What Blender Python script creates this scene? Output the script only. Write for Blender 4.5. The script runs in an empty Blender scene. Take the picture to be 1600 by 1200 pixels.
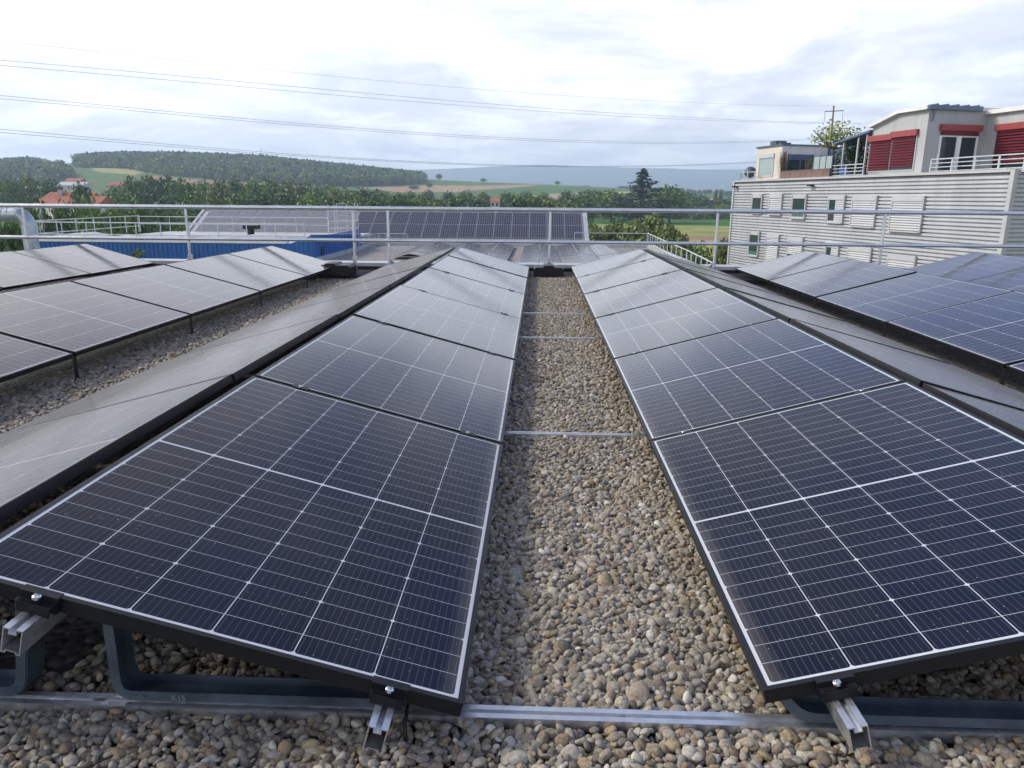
import bpy, math, random
import numpy as np
from mathutils import Vector, Matrix
R = math.radians
C = bpy.context.scene.collection
SC = bpy.context.scene

# ------------------------------------------------------------------ camera
F, PITCH, YAW, ROLL, HC = 1140.35, .2493, .0349, .0074, 1.2
_fw = Vector((-math.sin(YAW)*math.cos(PITCH), math.cos(YAW)*math.cos(PITCH), -math.sin(PITCH)))
_r = Vector((math.cos(YAW), math.sin(YAW), 0)); _u = _r.cross(_fw)
_r2 = _r*math.cos(ROLL)+_u*math.sin(ROLL); _u2 = _r2.cross(_fw)
CAM = Vector((0, 0, HC))
cd = bpy.data.cameras.new('camera'); co = bpy.data.objects.new('camera', cd); C.objects.link(co)
cd.sensor_fit = 'HORIZONTAL'; cd.sensor_width = 36; cd.lens = F/1600*36
cd.clip_start = .05; cd.clip_end = 20000
m3 = Matrix((_r2, _u2, -_fw)).transposed().to_4x4(); m3.translation = CAM
co.matrix_world = m3; SC.camera = co

def ray(px, py): return _fw + _r2*((px-800)/F) + _u2*((600-py)/F)
def at(px, py, Y):
    d = ray(px, py); return CAM + d*(Y/d.y)
def onz(px, py, z):
    d = ray(px, py); return CAM + d*((z-HC)/d.z)
def project(v):
    w = Vector(v)-CAM; Z = w.dot(_fw)
    return 800+F*w.dot(_r2)/Z, 600-F*w.dot(_u2)/Z

# ------------------------------------------------------------------ world, sun, exposure
SUN_EL, SUN_AZ = R(36), R(-82)          # azimuth from +Y, towards -X (left of the view)
sd = Vector((math.sin(SUN_AZ)*math.cos(SUN_EL), math.cos(SUN_AZ)*math.cos(SUN_EL), math.sin(SUN_EL)))
sl = bpy.data.lights.new('sun', 'SUN'); so = bpy.data.objects.new('sun', sl); C.objects.link(so)
sl.energy = 3.3; sl.angle = R(13); sl.color = (1, .94, .85)
so.rotation_euler = sd.to_track_quat('Z', 'Y').to_euler()
W = bpy.data.worlds.new('World'); SC.world = W; W.use_nodes = True
nt = W.node_tree; nt.nodes.clear()
def N(t, ty, **k):
    n = t.nodes.new(ty)
    for a, b in k.items(): setattr(n, a, b)
    return n
def setin(t, sock, v):
    if v is None: return
    if isinstance(v, bpy.types.NodeSocket): t.links.new(v, sock)
    else: sock.default_value = v
def MA(t, op, a, b=None, c=None):
    n = N(t, 'ShaderNodeMath', operation=op)
    setin(t, n.inputs[0], a); setin(t, n.inputs[1], b); setin(t, n.inputs[2], c)
    return n.outputs[0]
def MIX(t, f, a, b):
    n = N(t, 'ShaderNodeMix', data_type='RGBA')
    setin(t, n.inputs[0], f)
    setin(t, n.inputs[6], a if not isinstance(a, tuple) else (*a[:3], 1)); setin(t, n.inputs[7], b if not isinstance(b, tuple) else (*b[:3], 1))
    return n.outputs[2]
def RAMP(t, f, stops, interp='LINEAR'):
    n = N(t, 'ShaderNodeValToRGB'); cr = n.color_ramp; cr.interpolation = interp
    while len(cr.elements) < len(stops): cr.elements.new(.5)
    for e, (p, c) in zip(cr.elements, stops):
        e.position = p; e.color = (*c, 1) if isinstance(c, tuple) else (c, c, c, 1)
    setin(t, n.inputs[0], f); return n.outputs[0]
def NOISE(t, vec, scale, detail=4, rough=.55, dist=0):
    n = N(t, 'ShaderNodeTexNoise'); n.inputs['Scale'].default_value = scale
    n.inputs['Detail'].default_value = detail; n.inputs['Roughness'].default_value = rough
    n.inputs['Distortion'].default_value = dist
    if vec is not None: t.links.new(vec, n.inputs['Vector'])
    return n.outputs[0]
sky = N(nt, 'ShaderNodeTexSky', sky_type='NISHITA'); sky.sun_disc = False
sky.sun_elevation = SUN_EL; sky.sun_rotation = SUN_AZ
tc = N(nt, 'ShaderNodeTexCoord'); sep = N(nt, 'ShaderNodeSeparateXYZ'); nt.links.new(tc.outputs['Generated'], sep.inputs[0])
zz = MA(nt, 'ADD', MA(nt, 'MAXIMUM', sep.outputs[2], 0), .16)
comb = N(nt, 'ShaderNodeCombineXYZ')
nt.links.new(MA(nt, 'DIVIDE', sep.outputs[0], zz), comb.inputs[0])
nt.links.new(MA(nt, 'DIVIDE', sep.outputs[1], zz), comb.inputs[1])
comb.inputs[2].default_value = 3.7
CV = comb.outputs[0]
n1 = NOISE(nt, CV, 1.35, 8, .6, .45); n2 = NOISE(nt, CV, .55, 3, .5)
n3 = NOISE(nt, CV, 2.4, 8, .62, .5)
cloudcol = RAMP(nt, n1, [(.30, (.80, .83, .93)), (.41, (.92, .94, 1.0)), (.47, (1.05, 1.05, 1.09)), (.52, (1.18, 1.18, 1.19)), (.58, (1.42, 1.42, 1.40)), (.8, (1.5, 1.49, 1.46))])
det = RAMP(nt, n3, [(.36, (.90, .92, .96)), (.52, (1., 1., 1.))])
mm = N(nt, 'ShaderNodeMix', data_type='RGBA', blend_type='MULTIPLY'); mm.inputs[0].default_value = .75
nt.links.new(cloudcol, mm.inputs[6]); nt.links.new(det, mm.inputs[7])
# brighter towards the veiled sun on the left
vd = N(nt, 'ShaderNodeVectorMath', operation='DOT_PRODUCT'); nt.links.new(tc.outputs['Generated'], vd.inputs[0]); vd.inputs[1].default_value = Vector((-.62, .62, .48)).normalized()
glow = MA(nt, 'MULTIPLY', MA(nt, 'POWER', MA(nt, 'MAXIMUM', vd.outputs['Value'], 0), 5), .38)
gl2 = N(nt, 'ShaderNodeMix', data_type='RGBA', blend_type='ADD'); gl2.inputs[0].default_value = 1
nt.links.new(mm.outputs[2], gl2.inputs[6])
gc = N(nt, 'ShaderNodeCombineXYZ'); [nt.links.new(MA(nt, 'MULTIPLY', glow, k_), gc.inputs[i]) for i, k_ in enumerate((1.1, .97, .88))]; nt.links.new(gc.outputs[0], gl2.inputs[7])
# a bright bank of cloud low over the land, thinner and bluer sky overhead
elev = MA(nt, 'ADD', MA(nt, 'ADD', sep.outputs[2], MA(nt, 'MULTIPLY', MA(nt, 'MINIMUM', MA(nt, 'ADD', sep.outputs[0], .06), 0), .70)), MA(nt, 'MULTIPLY', MA(nt, 'SUBTRACT', NOISE(nt, CV, .9, 4, .5), .5), .16))
hi0 = RAMP(nt, elev, [(.0, (1., 1., 1.)), (.215, (1., 1., 1.)), (.275, (.50, .53, .58)), (.40, (.36, .385, .43)), (.9, (.36, .40, .48))])
patchy = RAMP(nt, NOISE(nt, CV, 1.9, 4, .55, .2), [(.40, (.55, .66, 1.0)), (.60, (1.15, 1.05, 1.0))])
hif = RAMP(nt, elev, [(.22, 0.), (.33, 1.)])
hi = MIX(nt, hif, hi0, hi0)
hm_ = N(nt, 'ShaderNodeMix', data_type='RGBA', blend_type='MULTIPLY'); nt.links.new(hif, hm_.inputs[0]); nt.links.new(hi0, hm_.inputs[6]); nt.links.new(patchy, hm_.inputs[7]); hr = RAMP(nt, sep.outputs[0], [(.05, (1., 1., 1.)), (.35, (.74, .90, 1.25))])
hn = N(nt, 'ShaderNodeMix', data_type='RGBA', blend_type='MULTIPLY'); nt.links.new(hif, hn.inputs[0]); nt.links.new(hm_.outputs[2], hn.inputs[6]); nt.links.new(hr, hn.inputs[7]); hi = hn.outputs[2]
bank = N(nt, 'ShaderNodeMix', data_type='RGBA', blend_type='MULTIPLY'); bank.inputs[0].default_value = 1
nt.links.new(gl2.outputs[2], bank.inputs[6]); nt.links.new(hi, bank.inputs[7])
bgc = N(nt, 'ShaderNodeBackground'); nt.links.new(bank.outputs[2], bgc.inputs[0]); bgc.inputs[1].default_value = 1.0
bgs = N(nt, 'ShaderNodeBackground'); nt.links.new(sky.outputs[0], bgs.inputs[0]); bgs.inputs[1].default_value = .12
mask = RAMP(nt, n2, [(.34, .70), (.48, .97)])
ms = N(nt, 'ShaderNodeMixShader'); nt.links.new(mask, ms.inputs[0]); nt.links.new(bgs.outputs[0], ms.inputs[1]); nt.links.new(bgc.outputs[0], ms.inputs[2])
wo = N(nt, 'ShaderNodeOutputWorld'); nt.links.new(ms.outputs[0], wo.inputs[0])
SC.view_settings.view_transform = 'Standard'; SC.view_settings.look = 'None'
SC.view_settings.exposure = .28; SC.view_settings.gamma = 1
SC.render.engine = 'CYCLES'
SC.cycles.use_denoising = True; SC.cycles.max_bounces = 6; SC.cycles.volume_bounces = 1
SC.cycles.transparent_max_bounces = 8

# ------------------------------------------------------------------ materials
def mat(name, col, rough=.6, metal=0, var=0, scale=8, bump=0, bscale=40, spec=.5, coords='Object'):
    m = bpy.data.materials.new(name); m.use_nodes = True; t = m.node_tree
    b = t.nodes['Principled BSDF']; b.inputs['Roughness'].default_value = rough; b.inputs['Metallic'].default_value = metal
    b.inputs['Specular IOR Level'].default_value = spec
    tcn = N(t, 'ShaderNodeTexCoord').outputs[coords]
    if var:
        n = NOISE(t, tcn, scale, 6, .6)
        lo = tuple(max(0, c*(1-var)) for c in col); hi = tuple(min(1, c*(1+var)) for c in col)
        t.links.new(RAMP(t, n, [(.3, lo), (.7, hi)]), b.inputs['Base Color'])
        rr = RAMP(t, NOISE(t, tcn, scale*2.3, 4), [(.3, max(0.02, rough-.12)), (.7, min(1, rough+.12))])
        t.links.new(rr, b.inputs['Roughness'])
    else: b.inputs['Base Color'].default_value = (*col, 1)
    if bump:
        bn = N(t, 'ShaderNodeBump'); bn.inputs['Strength'].default_value = bump; bn.inputs['Distance'].default_value = .02
        t.links.new(NOISE(t, tcn, bscale, 5), bn.inputs['Height']); t.links.new(bn.outputs[0], b.inputs['Normal'])
    return m
M = {}
M['alu'] = mat('aluminium', (.62, .63, .65), .34, .85, .12, 20)
M['hollow_shade'] = mat('rail_hollow_shade', (.012, .013, .018), .6, .2)
M['galv'] = mat('galvanised_steel', (.075, .10, .13), .5, .4, .45, 9)
M['frame'] = mat('black_frame', (.010, .011, .013), .4, .0, .2, 6, spec=.3)
M['black'] = mat('black_metal', (.010, .010, .012), .42, 0, .2, 30, spec=.3)
M['bolt'] = mat('bolt_steel', (.7, .7, .7), .25, 1)
M['railsteel'] = mat('rail_steel', (.62, .64, .66), .32, .75, .1, 3)
M['railwhite'] = mat('white_rail', (.56, .57, .58), .45, .2, .1, 2)
M['membrane'] = mat('black_membrane', (.02, .02, .022), .75, 0, .3, 3)
M['cap'] = mat('parapet_cap', (.5, .52, .52), .5, .3, .12, 1.5)
M['blue'] = mat('blue_cladding', (.016, .115, .37), .5, 0, .14, .8)
M['white'] = mat('white_paint', (.74, .74, .73), .6, 0, .08, 1)
M['silver'] = mat('silver_cladding', (.49, .505, .52), .5, .12, .10, .45)
M['trim'] = mat('grey_trim', (.44, .44, .44), .5, .1, .08, 1)
M['greywall'] = mat('grey_render', (.40, .41, .41), .85, 0, .07, .7, .2, 60)
M['cream'] = mat('cream_render', (.58, .53, .465), .85, 0, .06, .7)
M['whitewall'] = mat('white_render', (.70, .69, .67), .85, 0, .06, .7)
M['red'] = mat('red_shutter', (.15, .012, .024), .45, 0, .12, 2)
M['redbox'] = mat('red_blind_box', (.27, .05, .052), .45, 0, .1, 2)
M['shutter'] = mat('grey_shutter', (.46, .465, .475), .5, .1, .05, 1)
M['gutter'] = mat('slate_gutter', (.10, .14, .20), .45, .3, .1, 1)
M['brown'] = mat('brown_board', (.16, .10, .085), .7, 0, .2, 2)
M['wood'] = mat('pole_wood', (.20, .15, .11), .85, 0, .25, 3)
M['tiles'] = mat('clay_tiles', (.38, .13, .075), .85, 0, .22, 1.2)
M['duct'] = mat('spiral_duct', (.42, .46, .50), .4, .75, .2, 5)
M['bark'] = mat('bark', (.09, .07, .05), .9, 0, .3, 3)
M['cable'] = mat('wire', (.40, .41, .43), .6, .3)
M['roofsheet'] = mat('grey_roof_sheet', (.48, .48, .47), .5, .3, .1, .4)
def streaks(m, amt=.25, sc=(2.6, 2.6, .16)):
    # rain streaks and weathering running down a cladding
    t = m.node_tree; b = t.nodes['Principled BSDF']; old = b.inputs['Base Color'].links[0].from_socket
    tcn = N(t, 'ShaderNodeTexCoord').outputs['Object']; mp = N(t, 'ShaderNodeMapping'); mp.inputs['Scale'].default_value = sc; t.links.new(tcn, mp.inputs[0])
    f = RAMP(t, NOISE(t, mp.outputs[0], 1.0, 7, .65), [(.32, 1-amt), (.62, 1.0)])
    x = N(t, 'ShaderNodeMix', data_type='RGBA', blend_type='MULTIPLY'); x.inputs[0].default_value = 1
    t.links.new(old, x.inputs[6]); t.links.new(f, x.inputs[7]); t.links.new(x.outputs[2], b.inputs['Base Color'])
streaks(M['silver'], .14); streaks(M['blue'], .22, (3, 3, .25)); streaks(M['greywall'], .14); streaks(M['cream'], .12); streaks(M['whitewall'], .12); streaks(M['roofsheet'], .2, (1.5, .3, .3)); streaks(M['tiles'], .35, (1.2, .5, .5)); streaks(M['cap'], .25, (4, 4, 1))
def glassmat(name, col, rough=.06):
    m = mat(name, col, rough, 0); m.node_tree.nodes['Principled BSDF'].inputs['IOR'].default_value = 1.55; return m
M['pane'] = glassmat('window_glass', (.03, .05, .055))
M['greenpane'] = glassmat('green_window_glass', (.03, .055, .05))
M['clearpane'] = glassmat('balcony_glass', (.30, .36, .36), .05)

# solar cell laminate (metres in object space: x across the slope, y along the row)
PL, PW = 1.748, 1.16
def cellmat(name, fine=True):
    m = bpy.data.materials.new(name); m.use_nodes = True; t = m.node_tree; b = t.nodes['Principled BSDF']
    tcn = N(t, 'ShaderNodeTexCoord'); s = N(t, 'ShaderNodeSeparateXYZ'); t.links.new(tcn.outputs['Object'], s.inputs[0])
    x, y = s.outputs[0], s.outputs[1]
    mg = .0225; cp = (PW-2*mg)/6; half = (PL-2*mg-.009)/2; rp = half/12
    fx = MA(t, 'FRACT', MA(t, 'DIVIDE', MA(t, 'SUBTRACT', x, mg), cp))
    dx = MA(t, 'MULTIPLY', MA(t, 'MINIMUM', fx, MA(t, 'SUBTRACT', 1, fx)), cp)
    yc = MA(t, 'SUBTRACT', MA(t, 'ABSOLUTE', MA(t, 'SUBTRACT', y, PL/2)), .0045)
    fy = MA(t, 'FRACT', MA(t, 'DIVIDE', yc, rp)); dy = MA(t, 'MULTIPLY', MA(t, 'MINIMUM', fy, MA(t, 'SUBTRACT', 1, fy)), rp)
    f3 = MA(t, 'FRACT', MA(t, 'DIVIDE', yc, rp*3)); d3 = MA(t, 'MULTIPLY', MA(t, 'MINIMUM', f3, MA(t, 'SUBTRACT', 1, f3)), rp*3)
    lt = lambda a, v: MA(t, 'LESS_THAN', a, v)
    w = MA(t, 'MAXIMUM', lt(dx, .0012), lt(dy, .00062))
    w = MA(t, 'MAXIMUM', w, lt(MA(t, 'ADD', dx, d3), .0075))
    w = MA(t, 'MAXIMUM', w, lt(yc, 0))
    w = MA(t, 'MAXIMUM', w, lt(x, mg)); w = MA(t, 'MAXIMUM', w, MA(t, 'GREATER_THAN', x, PW-mg))
    w = MA(t, 'MAXIMUM', w, MA(t, 'GREATER_THAN', yc, half))
    fb = MA(t, 'FRACT', MA(t, 'MULTIPLY', fx, 11)); bus = lt(MA(t, 'ABSOLUTE', MA(t, 'SUBTRACT', fb, .5)), .028)
    oi = N(t, 'ShaderNodeObjectInfo').outputs['Random']
    n = NOISE(t, tcn.outputs['Object'], 2.2, 4)
    cell = RAMP(t, n, [(.3, (.004, .006, .014)), (.7, (.006, .0085, .022))])
    cell = MIX(t, MA(t, 'MULTIPLY', oi, .45), cell, (.004, .009, .030))
    col = MIX(t, bus, cell, (.085, .09, .105))
    col = MIX(t, w, col, (.50, .52, .55))
    # dust film and droplet specks left by rain, thicker towards the low edge
    lowfade = MA(t, 'SUBTRACT', 1, MA(t, 'MULTIPLY', x, 1.1))
    vo = N(t, 'ShaderNodeTexVoronoi'); vo.inputs['Scale'].default_value = 55; t.links.new(tcn.outputs['Object'], vo.inputs['Vector'])
    sp = MA(t, 'MULTIPLY', lt(vo.outputs['Distance'], .085), MA(t, 'GREATER_THAN', NOISE(t, tcn.outputs['Object'], 7, 3), .53))
    film = MA(t, 'MULTIPLY', RAMP(t, NOISE(t, tcn.outputs['Object'], 3.5, 6, .65), [(.35, .0), (.75, .018)]), 1)
    grime = MA(t, 'MULTIPLY', RAMP(t, MA(t, 'ADD', x, MA(t, 'MULTIPLY', NOISE(t, tcn.outputs['Object'], 14, 5), .05)), [(.03, .24), (.09, .0)]), 1)
    col = MIX(t, film, col, (.42, .39, .35)); col = MIX(t, grime, col, (.34, .31, .26))
    col = MIX(t, MA(t, 'MULTIPLY', sp, .5), col, (.55, .53, .5))
    t.links.new(col, b.inputs['Base Color'])
    b.inputs['Specular IOR Level'].default_value = 0
    b.inputs['Roughness'].default_value = .7
    fr_ = N(t, 'ShaderNodeFresnel'); fr_.inputs['IOR'].default_value = 1.45
    F_ = RAMP(t, fr_.outputs[0], [(0, .008), (.035, .015), (.10, .06), (.20, .17), (.33, .40), (.50, .56), (1, .80)])
    gl = N(t, 'ShaderNodeBsdfGlossy'); gl.inputs['Color'].default_value = (.97, .98, 1, 1)
    t.links.new(RAMP(t, NOISE(t, tcn.outputs['Object'], 1.6, 5), [(.3, .09), (.7, .14)]), gl.inputs['Roughness'])
    mxs = N(t, 'ShaderNodeMixShader'); t.links.new(F_, mxs.inputs[0]); t.links.new(b.outputs[0], mxs.inputs[1]); t.links.new(gl.outputs[0], mxs.inputs[2])
    # thin dust film: its optical depth grows with the slant of view
    lw = N(t, 'ShaderNodeLayerWeight'); lw.inputs['Blend'].default_value = .5
    df = N(t, 'ShaderNodeBsdfDiffuse'); df.inputs['Color'].default_value = (.42, .41, .385, 1)
    mx3 = N(t, 'ShaderNodeMixShader'); t.links.new(MA(t, 'MULTIPLY', MA(t, 'POWER', lw.outputs['Facing'], 7), .48), mx3.inputs[0])
    t.links.new(mxs.outputs[0], mx3.inputs[1]); t.links.new(df.outputs[0], mx3.inputs[2])
    t.links.new(mx3.outputs[0], t.nodes['Material Output'].inputs['Surface'])
    return m
M['cells'] = cellmat('solar_cells')
def farcell(name):
    m = mat(name, (.015, .022, .05), .16, 0); t = m.node_tree; b = t.nodes['Principled BSDF']
    tcn = N(t, 'ShaderNodeTexCoord'); s = N(t, 'ShaderNodeSeparateXYZ'); t.links.new(tcn.outputs['Object'], s.inputs[0])
    f = MA(t, 'FRACT', MA(t, 'MULTIPLY', s.outputs[0], 6.0)); ln = MA(t, 'LESS_THAN', f, .13)
    oi = N(t, 'ShaderNodeObjectInfo').outputs['Random']
    base = MIX(t, oi, (.016, .020, .036), (.026, .024, .036))
    g = MA(t, 'FRACT', MA(t, 'MULTIPLY', s.outputs[1], 2.0))
    l2 = MA(t, 'MAXIMUM', ln, MA(t, 'LESS_THAN', g, .03))
    t.links.new(MIX(t, l2, base, (.19, .195, .22)), b.inputs['Base Color']); return m
M['farcells'] = farcell('roof_solar_cells')

def leafmat(name, c1, c2, hue=.03):
    m = bpy.data.materials.new(name); m.use_nodes = True; t = m.node_tree; b = t.nodes['Principled BSDF']
    g = N(t, 'ShaderNodeNewGeometry'); oi = N(t, 'ShaderNodeObjectInfo')
    f = MA(t, 'MULTIPLY', MA(t, 'ADD', g.outputs['Random Per Island'], oi.outputs['Random']), .5)
    t.links.new(RAMP(t, f, [(.05, tuple(x*.85 for x in c1)), (.5, tuple((x+y)/2 for x, y in zip(c1, c2))), (.95, tuple(x*1.12 for x in c2))]), b.inputs['Base Color'])
    b.inputs['Roughness'].default_value = .6; b.inputs['Specular IOR Level'].default_value = .25
    return m
M['leaf'] = leafmat('broad_leaves', (.065, .125, .032), (.16, .24, .065))
M['leafdark'] = leafmat('dark_leaves', (.038, .085, .034), (.095, .165, .058))
M['leafolive'] = leafmat('olive_leaves', (.10, .14, .04), (.20, .23, .08))
M['leafpale'] = leafmat('pale_leaves', (.13, .17, .05), (.30, .32, .11))
M['needle'] = leafmat('needles', (.016, .034, .024), (.045, .072, .042))
M['reed'] = leafmat('reed_blades', (.10, .075, .055), (.24, .19, .14))
M['blossom'] = leafmat('white_blossom', (.5, .5, .45), (.75, .74, .7))

# ------------------------------------------------------------------ mesh helpers
class MB:
    def __init__(s): s.v = []; s.f = []; s.sm = []
    def add(s, vs, fs, smooth=False):
        o = len(s.v); s.v += [tuple(v) for v in vs]
        for f in fs: s.f.append(tuple(i+o for i in f)); s.sm.append(smooth)
        return s
    def box(s, a, b, mtx=None):
        x0, y0, z0 = a; x1, y1, z1 = b
        vs = [Vector(p) for p in ((x0,y0,z0),(x1,y0,z0),(x1,y1,z0),(x0,y1,z0),(x0,y0,z1),(x1,y0,z1),(x1,y1,z1),(x0,y1,z1))]
        if mtx: vs = [mtx @ v for v in vs]
        return s.add(vs, [(0,3,2,1),(4,5,6,7),(0,1,5,4),(1,2,6,5),(2,3,7,6),(3,0,4,7)])
    def tube(s, pts, r, n=8, caps=True):
        pts = [Vector(p) for p in pts]; rs = r if isinstance(r, (list, tuple)) else [r]*len(pts)
        vs = []; fs = []; ref = None
        for i, p in enumerate(pts):
            d = (pts[min(i+1, len(pts)-1)]-pts[max(i-1, 0)]).normalized()
            if ref is None: ref = d.orthogonal().normalized()
            ref = (ref-d*ref.dot(d)).normalized(); q = d.cross(ref)
            for k in range(n):
                a = 2*math.pi*k/n; vs.append(p+(ref*math.cos(a)+q*math.sin(a))*rs[i])
        for i in range(len(pts)-1):
            for k in range(n): fs.append((i*n+k, i*n+(k+1) % n, (i+1)*n+(k+1) % n, (i+1)*n+k))
        s.add(vs, fs, True)
        if caps:
            s.add(vs[:n], [tuple(range(n))[::-1]]); s.add(vs[-n:], [tuple(range(n))])
        return s
    def bar(s, p, q, w, h=None):
        p, q = Vector(p), Vector(q); d = (q-p).normalized(); h = h or w
        u = Vector((0, 0, 1)) if abs(d.z) < .95 else Vector((1, 0, 0))
        sd_ = d.cross(u).normalized(); u = sd_.cross(d)
        vs = [e+sd_*(a*w/2)+u*(b*h/2) for e in (p, q) for a, b in ((-1,-1),(1,-1),(1,1),(-1,1))]
        return s.add(vs, [(0,1,2,3),(7,6,5,4),(0,4,5,1),(1,5,6,2),(2,6,7,3),(3,7,4,0)])
    def prism(s, poly, off):
        n = len(poly); poly = [Vector(p) for p in poly]; off = Vector(off)
        vs = poly+[p+off for p in poly]
        return s.add(vs, [tuple(range(n))[::-1], tuple(range(n, 2*n))]+[(i, (i+1) % n, n+(i+1) % n, n+i) for i in range(n)])
    def quad(s, a, b, c, d): return s.add([a, b, c, d], [(0,1,2,3)])
    def mesh(s, name, m):
        me = bpy.data.meshes.new(name); me.from_pydata(s.v, [], s.f)
        me.polygons.foreach_set('use_smooth', s.sm); me.materials.append(m); me.update(); 
        import bmesh
        bm = bmesh.new(); bm.from_mesh(me); bmesh.ops.recalc_face_normals(bm, faces=bm.faces); bm.to_mesh(me); bm.free()
        return me
    def build(s, name, m, parent=None):
        return link(name, s.mesh(name, m), parent)
def link(name, me, parent=None):
    o = bpy.data.objects.new(name, me); C.objects.link(o)
    if parent is not None: o.parent = parent
    return o
def tag(o, label=None, cat=None, group=None, kind=None):
    if label: o['label'] = label
    if cat: o['category'] = cat
    if group: o['group'] = group
    if kind: o['kind'] = kind
    return o
def empty(name, loc, label, cat, group=None, rz=0):
    o = bpy.data.objects.new(name, None); C.objects.link(o); o.empty_display_size = .2
    o.location = loc; o.rotation_euler = (0, 0, rz); return tag(o, label, cat, group)
def copy_tree(o, parent=None):
    c = o.copy(); C.objects.link(c)
    if parent is not None: c.parent = parent
    for ch in list(o.children): copy_tree(ch, c)
    return c
def rawmesh(name, V, Fq, m, smooth=False):
    me = bpy.data.meshes.new(name); V = np.asarray(V, np.float32); Fq = np.asarray(Fq, np.int32)
    me.vertices.add(len(V)); me.vertices.foreach_set('co', V.ravel())
    k = Fq.shape[1]; me.loops.add(Fq.size); me.loops.foreach_set('vertex_index', Fq.ravel())
    me.polygons.add(len(Fq)); me.polygons.foreach_set('loop_start', np.arange(0, Fq.size, k, dtype=np.int32))
    me.polygons.foreach_set('use_smooth', np.full(len(Fq), smooth))
    me.materials.append(m); me.update(calc_edges=True); return me
ORD = ['first', 'second', 'third', 'fourth', 'fifth', 'sixth', 'seventh', 'eighth', 'ninth', 'tenth', 'eleventh', 'twelfth', 'thirteenth', 'fourteenth', 'fifteenth', 'sixteenth', 'seventeenth', 'eighteenth', 'nineteenth', 'twentieth']
def ordn(i):
    if i < 20: return ORD[i]
    tens = {2: 'twenty', 3: 'thirty', 4: 'forty', 5: 'fifty', 6: 'sixty'}[(i+1)//10]
    return tens+'-'+ORD[(i+1) % 10-1] if (i+1) % 10 else {2: 'twentieth', 3: 'thirtieth', 4: 'fortieth', 5: 'fiftieth', 6: 'sixtieth'}[(i+1)//10]

def scatter(name, protos, pts, rots, scls, idx, seed=0):
    """one object that instances prototype meshes (kept in an unlinked collection) on its vertices"""
    col = bpy.data.collections.new(name+'_kinds')
    for i, me in enumerate(protos):
        col.objects.link(bpy.data.objects.new('%s_kind_%02d' % (name, i), me))
    me = bpy.data.meshes.new(name); me.vertices.add(len(pts)); me.vertices.foreach_set('co', np.asarray(pts, np.float32).ravel())
    for nm, ty, arr in (('rot', 'FLOAT_VECTOR', rots), ('scl', 'FLOAT_VECTOR', scls)):
        a = me.attributes.new(nm, ty, 'POINT'); a.data.foreach_set('vector', np.asarray(arr, np.float32).ravel())
    a = me.attributes.new('idx', 'INT', 'POINT'); a.data.foreach_set('value', np.asarray(idx, np.int32))
    for p in protos[:1]: me.materials.append(p.materials[0])
    o = link(name, me)
    g = bpy.data.node_groups.new(name+'_scatter', 'GeometryNodeTree')
    g.interface.new_socket('Geometry', in_out='INPUT', socket_type='NodeSocketGeometry')
    g.interface.new_socket('Geometry', in_out='OUTPUT', socket_type='NodeSocketGeometry')
    gi = g.nodes.new('NodeGroupInput'); go = g.nodes.new('NodeGroupOutput')
    ci = g.nodes.new('GeometryNodeCollectionInfo'); ci.inputs['Collection'].default_value = col
    ci.inputs['Separate Children'].default_value = True; ci.inputs['Reset Children'].default_value = True
    ip = g.nodes.new('GeometryNodeInstanceOnPoints'); ip.inputs['Pick Instance'].default_value = True
    g.links.new(gi.outputs[0], ip.inputs['Points']); g.links.new(ci.outputs[0], ip.inputs['Instance'])
    for nm, dt, s in (('rot', 'FLOAT_VECTOR', 'Rotation'), ('scl', 'FLOAT_VECTOR', 'Scale'), ('idx', 'INT', 'Instance Index')):
        na = g.nodes.new('GeometryNodeInputNamedAttribute'); na.data_type = dt; na.inputs['Name'].default_value = nm
        out = [q for q in na.outputs if q.enabled][0]
        g.links.new(out, ip.inputs[s])
    g.links.new(ip.outputs[0], go.inputs[0])
    md = o.modifiers.new('scatter', 'NODES'); md.node_group = g
    return o

# ------------------------------------------------------------------ terrain
def crest(px):
    xs = [-800, -300, 0, 120, 200, 300, 420, 500, 600, 660, 760, 870, 980, 1150, 1500, 2200]
    ys = [262, 262, 266, 259, 254, 254, 259, 267, 277, 283, 288, 292, 298, 306, 310, 310]
    return np.interp(px, xs, ys)
GZ = -9.0
def hgt(X, Y):
    r = np.hypot(X, Y); px = 844+F*X/np.maximum(Y, 1e-3)
    px = np.where(Y <= 0, np.where(X < 0, -800, 2200), px)
    hz = 312.5+(px-844)*.0074
    zc = HC+(hz-crest(px))*.969*1300/np.sqrt(1+np.clip((px-844)/F, -1.2, 1.2)**2)/F
    t = np.clip((r-560)/(1300-560), 0, 1); t = t*t*(3-2*t)*.55+t*.45
    z = GZ+(zc-GZ)*t
    back = np.clip((r-1300)/900, 0, 1)
    z = np.where(r > 1300, zc+( -14-zc)*back*back*(3-2*back), z)
    return z
def in_poly(px, py, poly):
    ins = np.zeros(px.shape, bool); n = len(poly)
    for i in range(n):
        x0, y0 = poly[i]; x1, y1 = poly[(i+1) % n]
        c = ((y0 > py) != (y1 > py)) & (px < (x1-x0)*(py-y0)/(y1-y0+1e-9)+x0); ins ^= c
    return ins
def projarr(X, Y, Z):
    P = np.stack([X, Y, Z-HC], -1); fw, r, u = (np.array(q) for q in (_fw, _r2, _u2))
    zc = np.maximum(P@fw, 1e-3); return 800+F*(P@r)/zc, 600-F*(P@u)/zc
rr = np.concatenate([[0, 15, 40, 70], np.geomspace(90, 1400, 190), np.geomspace(1430, 6700, 60)])
aa = np.concatenate([np.linspace(-180, -76, 27), np.linspace(-74, -46, 15), np.linspace(-45, 45, 401), np.linspace(46, 74, 15), np.linspace(76, 180, 27)])
A, Rr = np.meshgrid(np.radians(aa), rr)
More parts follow.
